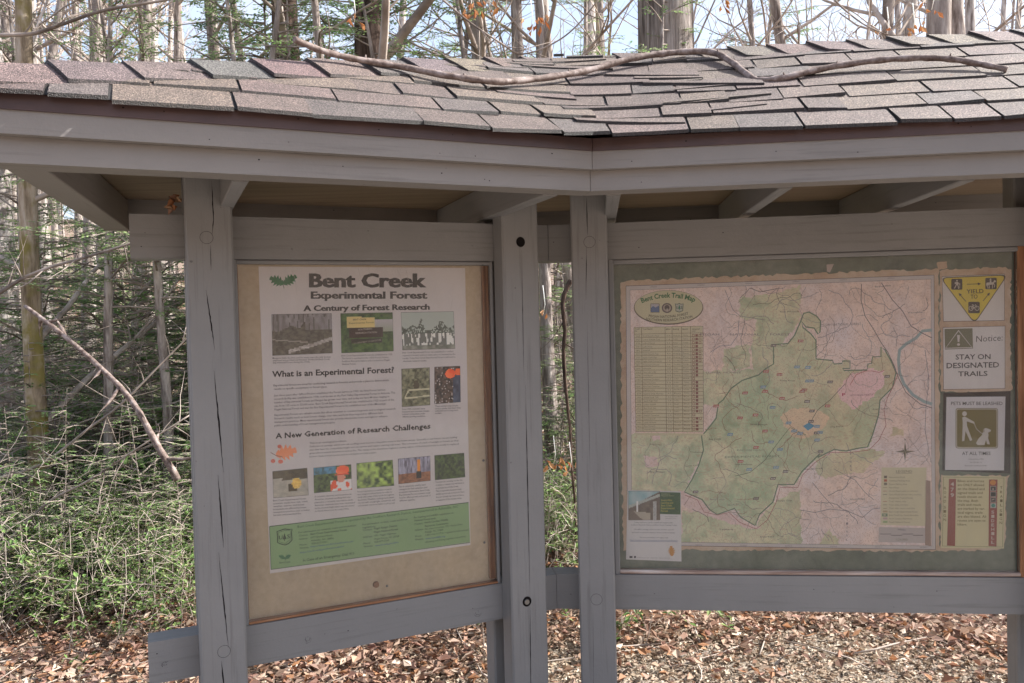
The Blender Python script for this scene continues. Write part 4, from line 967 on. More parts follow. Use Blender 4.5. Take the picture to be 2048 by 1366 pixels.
S.line([(1700, 905+0), (1700, 900)], DK, .5)
for i, t in enumerate('FOREST'): S.text(t, 1700, 905+i*8+5, 1704, 905+i*8+5, 4.2, MT)
for i, t in enumerate('NATIONAL'): S.text(t, 1692, 1020+i*8+5, 1696, 1020+i*8+5, 4.2, MT)
for i in range(6):
    S.text(str(340+i*5)+'000mE', 1300+i*95, 575-i*3.5, 1314+i*95, 574.5-i*3.5, 2.6, MT); S.text(str(340+i*5)+'000mE', 1390+i*90, 1091+i, 1404+i*90, 1091+i, 2.6, MT)
# title oval
CR = (.74, .69, .47)
S.ell(1337, 615, 69.5, 34.5, (.16, .12, .09), 2.4, 48); S.ell(1337, 614, 68, 33, CR, 2.7, 48)
S.text('Bent Creek Trail Map', 1284, 606, 1389, 604, 10, (.035, .19, .07), .028, 3.4, arc=10)
S.poly([(1301, 607), (1319, 607), (1319, 625), (1301, 625)], (.11, .1, .1), 3); S.poly([(1302, 608), (1318, 608), (1318, 624), (1302, 624)], (.55, .52, .56), 3.2); S.poly([(1302, 616), (1306, 612), (1311, 615), (1318, 611), (1318, 624), (1302, 624)], (.14, .22, .42), 3.4)
S.ell(1334, 616, 10.5, 10, (.14, .11, .12), 3, 24); S.ell(1334, 616, 8, 7.6, (.5, .42, .36), 3.2, 24); S.ell(1334, 615, 5, 5, (.13, .1, .1), 3.4, 16); S.rect(1333, 617, 1335.4, 623, (.6, .56, .5), 3.6)
sq = [(1350, 607), (1354, 608), (1358.5, 606), (1363, 608), (1367, 606.5), (1366.5, 616), (1366, 622), (1358.5, 625), (1351, 622.5), (1351, 614)]
S.poly(sq, (.10, .14, .11), 3); S.poly([(1358.5+(x-1358.5)*.84, 615.5+(y-615.5)*.84) for x, y in sq], (.58, .58, .5), 3.2); S.text('U', 1352.4, 617.5, 1356, 617.5, 5.6, (.06, .12, .09), .02, 3.6); S.text('S', 1361.4, 617.5, 1365, 617.5, 5.6, (.06, .12, .09), .02, 3.6); S.poly([(1358.7, 609), (1361.2, 617.5), (1356.2, 617.5)], (.04, .2, .12), 3.6); S.rect(1358, 617.5, 1359.3, 620, (.04, .2, .12), 3.6)
S.text('PISGAH NATIONAL FOREST', 1297, 634, 1377, 629, 5.4, (.07, .055, .05), .012, 3.4, arc=-4); S.text('SOUTHERN RESEARCH STATION', 1291, 640, 1385, 635, 5.4, (.07, .055, .05), .012, 3.4, arc=-5)
# trail table
TB = (.78, .71, .50)
x0t, x1t, yt, yb = 1268, 1406, 655, 863
S.poly([(x0t, yt), (x1t-1, yt-3), (x1t, yb+1), (x0t+4, yb)], TB, 2.1)
S.poly([(1270, 866), (1407, 867), (1407, 871), (1270, 870)], TB, 2.1)
LN = (.20, .14, .09)
ks = [0, .055]+[.055+.9450*(i+1)/27 for i in range(27)]
xs = [1268, 1283, 1330, 1344, 1363, 1381, 1406]
names = ['North Boundary Road', 'Lower Sidehill Trail', 'Ledford Branch', 'Ledford Gap', 'Sidehill', 'Little Hickory Top', 'Ingles Field Gap', 'Ingles Field Connector', 'Homestead Connector', 'Homestead', 'Deer Lake Lodge', 'Wolf Branch', 'Hardtimes Connector', 'Pine Tree Loop', 'Pine Tree Connector', 'Explorer Loop',
         'Explorer Loop Alternate', 'Grassy Knob Trail', 'South Ridge Road', 'Lower Sidehill', 'Bent Creek Gap', 'Green Lick', 'Sidehill Connector', 'Laurel Branch', 'Little Hickory', 'Rice Pinnacle', 'Wild Mountain']
for i, kf in enumerate(ks):
    y = yt+2+(yb-yt-2)*kf if i else yt
    S.line([(x0t+4*kf, y), (x1t, y-3+4*kf)], LN, .8, 2.5)
for i, x in enumerate(xs): S.line([(x, yt-3*(x-x0t)/138), (x+(4 if i == 0 else 3 if i < 6 else 1), yb)], LN, .9, 2.5)
for i in range(27):
    kf = ks[i+2]; y = yt+2+(yb-yt-2)*kf-1.9; d = 3.4*kf
    S.text(str(tr.choice([335, 336, 337, 348, 479, 485, 491, 664]))+'ABC '[tr.randint(0, 3)].strip(), 1271+d, y, 1280+d, y, 3.0, (.24, .18, .12), 0, 3)
    S.text(names[i], 1285+d, y, 1285+d+len(names[i])*1.72, y-.6, 3.3, (.22, .17, .12), 0, 3)
    S.text('%.1f' % tr.uniform(.3, 5), 1333+d, y-1, 1340+d, y-1, 2.9, (.25, .2, .14), 0, 3)
    S.text(tr.choice(['Easy', 'Moderate', 'More difficult']), 1346+d, y-1.3, 1346+d+tr.choice([9, 14]), y-1.5, 2.9, (.25, .2, .14), 0, 3); S.text(tr.choice(['Blue', 'Yellow', 'Orange', 'Red', 'White']), 1365+d, y-1.8, 1376+d, y-2, 2.9, (.25, .2, .14), 0, 3)
    for k in range(3 if (i < 3 or i in (4, 5, 6, 7, 21, 23)) else 2 if i not in (12, 22) else 1):
        xx = 1384+k*6.6+d*.4; yy = y-2.2; c = (.30, .12, .10)
        S.rect(xx, yy-3.2, xx+5, yy+2, c, 2.6)
        if k != 1: S.rect(xx+1, yy-2.2, xx+4, yy+1, TB, 2.9)
for t, x, x2 in (('Trail', 1270, 1279), ('No.', 1270, 1275), ('Trail Name', 1285, 1305), ('Miles', 1332, 1341), ('Rating', 1346, 1358), ('Blazes', 1365, 1376), ('Allowed', 1384, 1399), ('Use', 1384, 1391)):
    S.text(t, x, (664 if t in ('No.', 'Use') else 660), x2, (664 if t in ('No.', 'Use') else 660)-1, 3.2, (.14, .1, .08), .01, 3)
# compass, legend, scale
cx, cy = 1810, 903
for k in range(8):
    a = k*math.pi/4; r1 = 20 if k % 2 == 0 else 9
    if k % 2 == 0:
        S.poly([(cx+math.cos(a)*r1, cy+math.sin(a)*r1), (cx+math.cos(a+.7)*4, cy+math.sin(a+.7)*4), (cx, cy)], (.10, .08, .05), 2.4); S.poly([(cx+math.cos(a)*r1, cy+math.sin(a)*r1), (cx, cy), (cx+math.cos(a-.7)*4, cy+math.sin(a-.7)*4)], (.38, .32, .22), 2.4)
    else: S.line([(cx, cy), (cx+math.cos(a)*r1, cy+math.sin(a)*r1)], (.16, .12, .1), .8, 2.3)
S.text('N', cx-1.6, cy-22, cx+1.6, cy-22, 4, (.12, .09, .07))
LQ = [(1763, 935), (1853, 935), (1851, 1052), (1761, 1050)]
S.poly(LQ, TB, 2.1); S.text('LEGEND', 1792, 945, 1824, 945, 5, (.2, .15, .1), 0, 3, lean=.1); S.line([(1792, 946.6), (1824, 946.6)], (.2, .15, .1), .6, 2.6)
leg = ['Information Kiosk', 'Trailhead Parking Area', 'Equine Parking Area', 'Paved Road', 'Gravel Road (open to vehicles)', 'Gated Road (hikers, bikes, horses)', 'Designated Trails & Roads', 'Trail, hikers only', 'Trail, bike and hike', 'Trail, bike, horse and hike', 'Bent Creek Experimental Forest', 'Bent Creek Exp. Forest Boundary', 'North Carolina Arboretum', 'Pisgah National Forest']
for i, t in enumerate(leg):
    y = 956+i*6.9; S.text(t, 1778, y, 1778+min(70, len(t)*1.9), y, 3.4, (.28, .22, .14), 0, 3)
    if i < 3: S.rect(1768, y-4.6, 1774, y+.6, [(.1, .08, .07), (.5, .13, .08), (.2, .17, .13)][i], 2.4)
    elif i in (10, 12, 13): S.rect(1766, y-4, 1775, y, [(.55, .42, .25), 0, (.6, .42, .42), (.38, .5, .25)][i-10], 2.4)
    elif i == 11: S.poly([(1764, y-5), (1775, y-5), (1775, y+1), (1764, y+1)], DGN, 2.4); S.rect(1767, y-3, 1772, y-1, TB, 2.6)
    elif i != 6: S.line([(1766, y-1.5), (1774, y-1.5)], [BR, RD, DK][i % 3], .9, 2.4)
S.poly([(1758, 1054), (1852, 1056), (1850, 1086), (1757, 1084)], (.62, .55, .54), 2.0)
S.text('Miles', 1796, 1061, 1811, 1061, 4, DK, 0, 3); S.line([(1760, 1068), (1782, 1068), (1782, 1070.5), (1804, 1070.5), (1804, 1068), (1826, 1068), (1826, 1070.5), (1846, 1070.5)], DK, 1.3, 2.8); S.text('1:24,000', 1792, 1081, 1815, 1081, 4.4, (.24, .2, .1), 0, 3)
S.poly([(1851, 960), (1861, 962), (1862, 1092), (1850, 1090)], (.42, .29, .24), 2.1)
S.done()
# old paper carrying the small signs, with its tabs
S = Sheet(WR, 'backing_paper', 'torn tan paper strip behind the four small signs right of the map', 'paper', (1880, 1100))
S.paper(torn([(1880.5, 540), (2010, 534), (2021, 540), (2022, 600), (2021, 700), (2024, 780), (2015, 785), (1881, 784)], 2.2, 6), (1, 1, 1), 'torn_paper', 'oldpaper')
S.paper(torn([(1881, 949), (2018, 952), (2013, 980), (2012, 1080), (2000, 1099), (1880.5, 1103)], 2.2, 6), (1, 1, 1), 'torn_paper', 'oldpaper')
S.done()
tp = Sheet(WR, 'paper_tab', 'small torn pale paper tab above the sign with the yellow triangle', 'paper'  , (1880, 540)); tp.paper(torn([(1873, 525), (1893, 522), (1894, 537), (1877, 540)], 1, 4), (1, 1, 1), 'torn_paper', 'oldpaper'); tp.done()
tp = Sheet(WR, 'paper_tab', 'tiny torn pale paper scrap above the middle of the map', 'paper', (1660, 545)); tp.paper([(1653, 529), (1668, 528), (1660, 545), (1654, 543)], (.6, .5, .46)); tp.done()
# yield sign
S = Sheet(WR, 'yield_sign', 'white card with yellow YIELD TO triangle at the top right of the board', 'sign', (1887, 642), .0012)
S.paper([(1884, 553), (2009, 548), (2009, 641), (1887, 643)], (.82, .76, .73)); S.line([(1884, 553), (2009, 548), (2009, 641), (1887, 643)], (.17, .12, .1), 1.2, 1.5, closed=True)
def rtri(pts, r, n=6):
    out = []
    for i in range(3):
        a, b_, c_ = pts[i-1], pts[i], pts[(i+1) % 3]
        def tow(p, q, d): l = math.dist(p, q); return (p[0]+(q[0]-p[0])*d/l, p[1]+(q[1]-p[1])*d/l)
        s_, e = tow(b_, a, r), tow(b_, c_, r)
        for k in range(n+1):
            t = k/n; out.append(((1-t)**2*s_[0]+2*t*(1-t)*b_[0]+t*t*e[0], (1-t)**2*s_[1]+2*t*(1-t)*b_[1]+t*t*e[1]))
    return out
S.poly(rtri([(1880, 555), (2016, 549), (1949, 648)], 14), (.12, .1, .08), 1.4); S.poly(rtri([(1883, 556.6), (2012.5, 551), (1949, 645)], 13), (.82, .64, .09), 1.8)
DKB = (.075, .06, .055); IC = (.66, .6, .52)
def rsq(cx, cy, h): S.poly(rtri4(cx, cy, h), DKB, 2.2)
def rtri4(cx, cy, h, r=2.5):
    o_ = []
    for sx, sy, a0 in ((1, 1, 0), (-1, 1, 90), (-1, -1, 180), (1, -1, 270)):
        for k in range(4): a = R(a0+k*30); o_.append((cx+sx*(h-r)+math.cos(a)*r, cy+sy*(h-r)+math.sin(a)*r))
    return o_
rsq(1913.5, 568.5, 11); rsq(1982, 567, 11.5); rsq(1948, 615, 11.5)
# hiker
S.ell(1914, 561.5, 1.8, 1.8, IC, 2.6, 12); S.poly([(1912, 564), (1916, 564), (1916.5, 569), (1912.5, 570)], IC, 2.6); S.line([(1913, 569), (1911, 573), (1908.5, 577)], IC, 1.7, 2.6); S.line([(1915, 569), (1916.5, 573), (1917, 577.5)], IC, 1.7, 2.6); S.line([(1916, 565), (1919, 569)], IC, 1.2, 2.6); S.line([(1919.5, 566), (1919.5, 577)], IC, .8, 2.6); S.poly([(1909.6, 564), (1911.6, 564), (1911.8, 568.5), (1909.2, 568)], IC, 2.6)
# rider
S.ell(1981, 558.5, 1.7, 1.7, IC, 2.6, 12); S.poly([(1979.5, 560.5), (1982.5, 560.5), (1983, 566), (1979.5, 566)], IC, 2.6); S.poly([(1974, 565), (1986, 564.5), (1988.5, 560), (1991, 561), (1992, 564), (1989, 564.5), (1987, 569), (1975, 570), (1973, 573), (1972.4, 567)], IC, 2.6)
for a in ([(1976, 569), (1975, 573), (1976.5, 577)], [(1978, 569), (1979, 577)], [(1985, 568), (1984.5, 577)], [(1987, 567), (1989.5, 571), (1988, 575)]): S.line(a, IC, 1.3, 2.6)
# bicycle
for cx in (1942, 1954):
    S.line([(cx+4.2*math.cos(a*math.pi/8), 616.5+4.2*math.sin(a*math.pi/8)) for a in range(16)], IC, 1.1, 2.6, closed=True)
S.line([(1942, 616.5), (1946, 611), (1952, 611), (1948, 616.5), (1942, 616.5)], IC, 1.0, 2.6); S.line([(1948, 616.5), (1945.4, 609.5)], IC, 1.0, 2.6); S.line([(1954, 616.5), (1951.5, 609), (1949.5, 608.6)], IC, 1.0, 2.6); S.line([(1943.6, 609.5), (1947, 609.5)], IC, 1.2, 2.6)
S.text('YIELD', 1933, 587, 1967, 586, 8.6, K, .012); S.text('TO', 1941, 597.5, 1955, 597, 8.6, K, .012)
def arrow(x0, y0, x1, y1, w_=1.4, hd=5):
    d = math.hypot(x1-x0, y1-y0); ux, uy = (x1-x0)/d, (y1-y0)/d
    S.line([(x0, y0), (x1-ux*hd, y1-uy*hd)], DKB, w_, 2.4); S.poly([(x1, y1), (x1-ux*hd*1.3-uy*hd*.6, y1-uy*hd*1.3+ux*hd*.6), (x1-ux*hd*1.3+uy*hd*.6, y1-uy*hd*1.3-ux*hd*.6)], DKB, 2.4)
arrow(1934, 568.5, 1962, 567.6); arrow(1932, 603, 1917, 586); arrow(1966, 602, 1980, 585)
S.done()
S = Sheet(WR, 'notice_sign', 'white Notice card telling walkers to stay on designated trails', 'sign', (1887, 780), .0012)
S.paper([(1886, 655), (2010, 652), (2010, 777), (1887, 779)], (.84, .79, .78)); S.line([(1886, 655), (2010, 652), (2010, 777), (1887, 779)], (.19, .14, .12), 1.2, 1.5, closed=True)
S.poly([(1889, 658), (1945, 656.5), (1946, 697), (1890, 699)], (.20, .20, .125), 1.5)
S.line([(1917, 661), (1944, 695), (1891, 696.5)], WHITE, 2.6, 2, closed=True); S.poly([(1914, 670), (1920, 670), (1918.6, 684), (1915.4, 684)], WHITE, 2); S.ell(1917, 689, 3, 2.5, WHITE, 2, 12)
S.text('Notice:', 1952, 684, 2005, 681, 13, (.09, .08, .08), -.004, lean=.05)
S.text('STAY ON', 1911, 719, 1981, 718, 10.5, (.06, .05, .055), .012); S.text('DESIGNATED', 1893, 736.5, 1998, 734.5, 11, (.07, .06, .065), .014); S.text('TRAILS', 1916, 752.5, 1975, 751.5, 10, (.07, .06, .065), .014); S.done()
S = Sheet(WR, 'black_card', 'glossy black card mounted behind the leashed pets notice', 'card', (1886, 945), .0006)
S.paper([(1887, 786), (2021, 782), (2021, 947), (1885, 941)], (.02, .02, .024)); S.done()
S = Sheet(WR, 'leash_sign', 'white PETS MUST BE LEASHED notice mounted on black card', 'sign', (1892, 941), .002)
S.paper([(1893, 794), (2011, 793), (2008, 941), (1890, 940)], (.80, .78, .82))
S.text('PETS MUST BE LEASHED', 1902, 810, 2005, 810, 7, K, .004); OL = (.215, .18, .06)
S.poly([(p[0], p[1]) for p in rtri4r(1954, 857, 42.5, 40)], (.55, .5, .42), 1.4) if False else None
def rrect(x0, y0, x1, y1, r, n=5):
    o_ = []
    for cx, cy, a0 in ((x1-r, y1-r, 0), (x0+r, y1-r, 90), (x0+r, y0+r, 180), (x1-r, y0+r, 270)):
        for k in range(n+1): a = R(a0+k*90/n); o_.append((cx+math.cos(a)*r, cy+math.sin(a)*r))
    return o_
S.poly(rrect(1911, 816, 1996, 897, 5), (.3, .27, .2), 1.3); S.poly(rrect(1912.4, 817.4, 1994.6, 895.6, 4), (.62, .58, .5), 1.6); S.poly(rrect(1914, 819, 1993, 894, 3), OL, 1.9)
WI = (.70, .67, .64)
S.ell(1929, 827.5, 4.6, 4.8, WI, 2.3, 20)
S.poly([(1924.5, 835), (1929, 833), (1934, 835.5), (1949, 844), (1948, 847.5), (1933.5, 842.5), (1934, 852), (1944.5, 880), (1940, 882), (1931, 862), (1928.5, 882), (1924, 882.5), (1925, 860), (1925.5, 845)], WI, 2.3)
S.line([(1948, 846), (1953, 858), (1962, 866), (1969, 868)], WI, 1.0, 2.3)
S.poly([(1967, 858), (1971, 856), (1976, 857), (1982, 860), (1981, 863), (1976, 865), (1977, 870), (1976, 876), (1979, 886), (1979, 889), (1974, 888), (1972, 880), (1970, 886), (1969, 890), (1955, 890), (1952, 886), (1957, 877), (1964, 870), (1966, 864)], WI, 2.3)
S.poly([(1966, 859), (1969, 857), (1969, 864), (1966, 865)], (.45, .4, .34), 2.6)
S.text('AT ALL TIMES', 1924, 910, 1981, 910, 7, K, .006); S.text('In Accordance With', 1937, 919.5, 1967, 919.5, 3, (.15, .14, .15)); S.text('36 CFR 261.16', 1940, 926, 1963, 926, 3, (.15, .14, .15)); S.text('Buncombe Ordinance 6-61', 1930, 932.5, 1973, 932.5, 3, (.15, .14, .15)); S.done()
S = Sheet(WR, 'trail_rules_sign', 'yellow card with ROAD SIGN and TRAIL SIGN red strips at the bottom right', 'sign', (1884, 1096), .0012)
S.paper([(1885, 951), (2012, 953), (2008, 1097), (1882, 1096)], (.80, .73, .46)); S.line([(1887, 954), (2008, 956), (2005, 1094), (1885, 1092)], (.2, .2, .08), 1, 1.5, closed=True)
RDS = (.36, .075, .06)
S.poly([(1898, 958), (1912, 958), (1910, 1092), (1894, 1091)], RDS, 1.7); S.poly([(1978, 959), (1995, 959), (1993, 1093), (1977, 1092)], RDS, 1.7)
for i, t in enumerate('479'): S.text(t, 1901, 972+i*11, 1908, 972+i*11, 8, (.72, .6, .55), .02)
S.ell(1986, 965, 6, 5, (.75, .3, .06), 2.2, 20)
for i in range(4):
    S.rect(1980.5, 972+i*11.4, 1992.5, 982+i*11.4, (.5, .48, .46), 2.2); S.rect(1981.5, 973+i*11.4, 1991.5, 981+i*11.4, [(.06, .05, .06), (.03, .03, .03), (.08, .06, .06), (.55, .52, .5)][i], 2.4)
S.ell(1986, 978, 1.3, 1.3, IC, 2.8, 8); S.line([(1986, 976), (1986, 980)], IC, 1.6, 2.8); S.line([(1983, 1000), (1989, 998)], IC, 1, 2.8); S.ell(1986.5, 1011, 4, 3.6, (.05, .3, .25), 2.8, 14)
for i, t in enumerate('SIDEHILL'): S.text(t, 1982.5, 1027+i*8.6, 1988.5, 1027+i*8.6, 6.2, (.72, .6, .55), .02)
for i, t in enumerate('ROAD'): S.text(t, 1887.5, 979+i*8.7, 1892.5, 979+i*8.7, 5.6, (.22, .17, .06), .01)
for i, t in enumerate('SIGN'): S.text(t, 1887, 1017+i*8.3, 1892, 1017+i*8.3, 5.6, (.22, .17, .06), .01)
for i, t in enumerate('TRAIL'): S.text(t, 2000, 978+i*8.7, 2005, 978+i*8.7, 5.6, (.22, .17, .06), .01)
for i, t in enumerate('SIGN'): S.text(t, 1999, 1024+i*8, 2004, 1024+i*8, 5.6, (.22, .17, .06), .01)
for i, t in enumerate(['Bikes and horses', 'are ONLY allowed', 'on the blazed and', 'signed trails and', 'roads shown on', 'the map. Both', 'trails and roads', 'are marked by ver-', 'tical signs; trails', 'are also blazed. All', 'routes are open to', 'hikers.']):
    S.text(t, 1915, 964+i*7.9, 1915+[53, 53, 54, 50, 49, 41, 47, 55, 50, 57, 56, 19][i], 964.3+i*7.9, 5, (.16, .12, .04), .006)
S.done()
S = Sheet(WR, 'leaflet', 'white leaflet with a green box tucked over the lower left of the map', 'leaflet', (1252, 1122), .003)
S.paper([(1255, 980), (1362, 983), (1363, 1123), (1252, 1119)], (.86, .84, .86))
def f_shel(u, v):
    c = mx(G(66, 56, 50), G(104, 92, 84), fbm(u*8, v*8))
    if v < .55-.55*u: c = mx(G(92, 140, 150), G(150, 168, 172), vn(u*6, v*6))
    if .02 < v-(.48-.42*u) < .12: c = G(150, 156, 152)
    if abs(u-.28) < .03 and v > .35: c = G(200, 200, 200)
    if .78 < u < .9 and v > .35: c = mx(G(120, 122, 124), G(180, 180, 180), vn(u*40, v*40))
    if v > .68+.1*u and u < .7: c = G(150, 142, 130) if u > v-.55 else G(96, 84, 76)
    return c
S.picture([(1257, 982), (1320, 983), (1320, 1040), (1257, 1040)], f_shel, 36, 32)
S.poly([(1320, 984), (1361, 985), (1361, 1029), (1320, 1028)], (.03, .12, .045), 1.7)
YL = (.60, .55, .12)
S.text('Southern', 1323, 989, 1340, 989, 2.6, (.5, .6, .3)); S.text('Research Station', 1323, 992.5, 1348, 992.5, 2.6, (.5, .6, .3))
for i, t in enumerate(['Seventy-Nine', 'Learning and', 'Bent Creek', 'Experimental', 'Forest']): S.text(t, 1322, 1002+i*5.4, 1322+[22, 24, 22, 27, 14][i], 1002+i*5.4, 4, YL, .014)
S.text('Reserve opening at kiosks', 1330, 1034, 1355, 1034, 2.4, (.3, .3, .3)); S.text('of the research forest', 1330, 1038, 1352, 1038, 2.4, (.3, .3, .3))
for t, x0, x1, y in (('Seeking members to join the research and education team', 1268, 1345, 1046), ('Southern Research Station and Bent Creek Training Center', 1262, 1354, 1051), ('We will be hosting volunteers who monitor, care for', 1268, 1348, 1060), ('and work on research related to forests in the mountains', 1264, 1350, 1066), ('For more information or to register, visit', 1280, 1336, 1076)): S.text(t, x0, y, x1, y+.6, 3.1, (.12, .12, .16))
S.text('https://www.research.fs.usda.gov/srs/forestsandranges', 1260, 1081.5, 1355, 1082.5, 3.1, (.08, .14, .34)); S.line([(1260, 1082.6), (1355, 1083.6)], (.08, .14, .34), .5, 2)
oakleaf(1344, 1112, 20, R(-95), (.66, .30, .05)); S.rect(1259, 1112, 1265, 1116, (.08, .08, .1), 2); S.rect(1268, 1112, 1272, 1116, (.08, .08, .1), 2); S.text('USDA is an equal opportunity provider, employer and lender.', 1274, 1116, 1340, 1117, 2.2, (.25, .25, .28))
S.done()

# ------------------------------------------------------------------ ground
def sstep(a, b_, x): t = max(0, min(1, (x-a)/(b_-a))); return t*t*(3-2*t)
def gz(x, y):
    d = y+.35*max(0, -x)
    h = .02*math.sin(x*1.3+y*.7)+.015*math.sin(x*3.1-y*2.3)
    if y < 4.2: h *= .3
    h += .10*sstep(4.6, 6.5, y)
    h += 2.6*sstep(8, 30, d)+9*sstep(28, 90, d)+16*sstep(80, 260, d)
    h += 10*sstep(-8, -36, y)+6*sstep(-30, -80, y) if y < 0 else 0  # unseen hill behind the camera, added to darken the eaves and pane reflections
    h += .25*sstep(8, 14, d)*(math.sin(x*.45)+math.cos(y*.37+x*.2))
    return h
mb = MB()
def axis(a, b_, near, far_):
    out = [a]; 
    while out[-1] < b_:
        v = out[-1]; st = near if -7 < v < 16 else (near*4 if -20 < v < 30 else far_); out.append(v+st)
    return out
gx = axis(-280, 280, .5, 12); gy = [v for v in axis(-120, 400, .5, 12)]
idx = {}
for j, y in enumerate(gy):
    for i, x in enumerate(gx): idx[i, j] = len(mb.v); mb.v.append((x, y, gz(x, y)))
for j in range(len(gy)-1):
    for i in range(len(gx)-1):
        mb.f.append((idx[i, j], idx[i+1, j], idx[i+1, j+1], idx[i, j+1])); mb.c.append((1, 1, 1)); mb.m.append(0); mb.sm.append(True); mb.uv.append([(0, 0)]*4)
tag(mb.build('forest_floor', M['floor']), kind='structure')
mb = MB()   # pale wood chip path round the kiosk, a sheet just above the ground
def pedge(x): return 3.70+.22*math.sin(x*1.7)+.12*math.sin(x*4.1+1)+.10*x*.3
PX = [-6+.25*i for i in range(57)]
for i in range(len(PX)-1):
    for j in range(26):
        f = lambda x, k: (x, -4+(pedge(x)+4)*k/26, gz(x, -4+(pedge(x)+4)*k/26)+.006)
        mb.face([f(PX[i], j), f(PX[i+1], j), f(PX[i+1], j+1), f(PX[i], j+1)])
tag(mb.build('path', M['chip']), kind='structure')

# ------------------------------------------------------------------ leaf litter and chips
rl = random.Random(21)
LC_ = [(.36, .21, .17), (.42, .28, .235), (.38, .25, .19), (.30, .19, .15), (.46, .33, .26), (.36, .22, .16), (.40, .27, .20), (.50, .38, .30), (.30, .16, .11), (.40, .21, .12), (.34, .24, .20), (.56, .46, .39), (.22, .13, .10), (.42, .30, .25), (.42, .22, .12)]
def litter(name, n, reg, smin, smax, cols_, lab, lift=.03, flat=.5, mt='deadleaf'):
    mb = MB()
    for _ in range(n):
        x, y = reg(); z = gz(x, y)+rl.uniform(.0, lift)
        a = rl.uniform(0, 6.283); ax = Vector((math.cos(a), math.sin(a), rl.uniform(-flat, flat))); up = Vector((rl.uniform(-.6, .6), rl.uniform(-.6, .6), 1)).normalized()
        L = rl.uniform(smin, smax); c = rl.choice(cols_); f = rl.uniform(.7, 1.2); c = tuple(k*f for k in c)
        leafshape(mb, Vector((x, y, z+.012)), ax, up, L, L*rl.uniform(.35, .75), c, rl.uniform(-.5, .6))
    return tag(mb.build(name, M[mt]), lab, kind='stuff')
def reg_near():
    while True:
        y = 3.3+rl.random()**1.6*7.5; x = rl.uniform(-.85, .95)*(y*.68+.6)+.1
        if y > pedge(x)+.05-rl.random()**3*.6: return x, y
def reg_far():
    y = 9+rl.random()**1.3*24; return rl.uniform(-.72, .30)*y, y
litter('dead_leaves', 38000, reg_near, .024, .066, LC_, 'brown and tan dead oak leaves covering the ground behind the kiosk', .05)
litter('dead_leaves', 22000, reg_far, .07, .16, LC_, 'brown leaf litter on the rising forest floor beyond', .06)
def reg_chip():
    while True:
        y = rl.uniform(3.0, 4.9); x = rl.uniform(-1, 1)*(y*.68+.3)
        if y < pedge(x)+.15+.3*rl.random()**2: return x, y
litter('wood_chips', 30000, reg_chip, .010, .035, [(.50, .41, .33), (.38, .29, .22), (.62, .54, .46), (.26, .18, .13), (.45, .33, .26)], 'pale wood chips and leaf scraps strewn on the path', .012, .25)
def reg_green():
    while True:
        y = 4.6+rl.random()*7; x = rl.uniform(-.85, .85)*(y*.68+.4)
        if vn(x*1.6+50, y*1.6+20) > .62-.2*(x < -1.2): return x, y
litter('ground_cover', 9000, reg_green, .018, .05, [(.09, .17, .045), (.13, .24, .06), (.06, .12, .04), (.18, .28, .09)], 'low green seedlings and small leaves between the dead leaves', .10, .6, 'leaf')
mb = MB()   # fallen twigs on the ground
for _ in range(420):
    y = 3.5+rl.random()**1.2*9; x = rl.uniform(-.85, .85)*(y*.68+.4); a = rl.uniform(0, 6.28); L = rl.uniform(.12, .9)
    p = Vector((x, y, gz(x, y)+.03)); pts = [p]
    for k in range(4): a += rl.uniform(-.35, .35); p = p+Vector((math.cos(a), math.sin(a), rl.uniform(-.06, .09)))*L/4; p.z = max(p.z, gz(p.x, p.y)+.015); pts.append(p)
    mb.tube(pts, [rl.uniform(.002, .006)]*3+[.002, .0015], 4)
tag(mb.build('fallen_twigs', M['twig']), 'thin dry twigs lying over the dead leaves', kind='stuff')

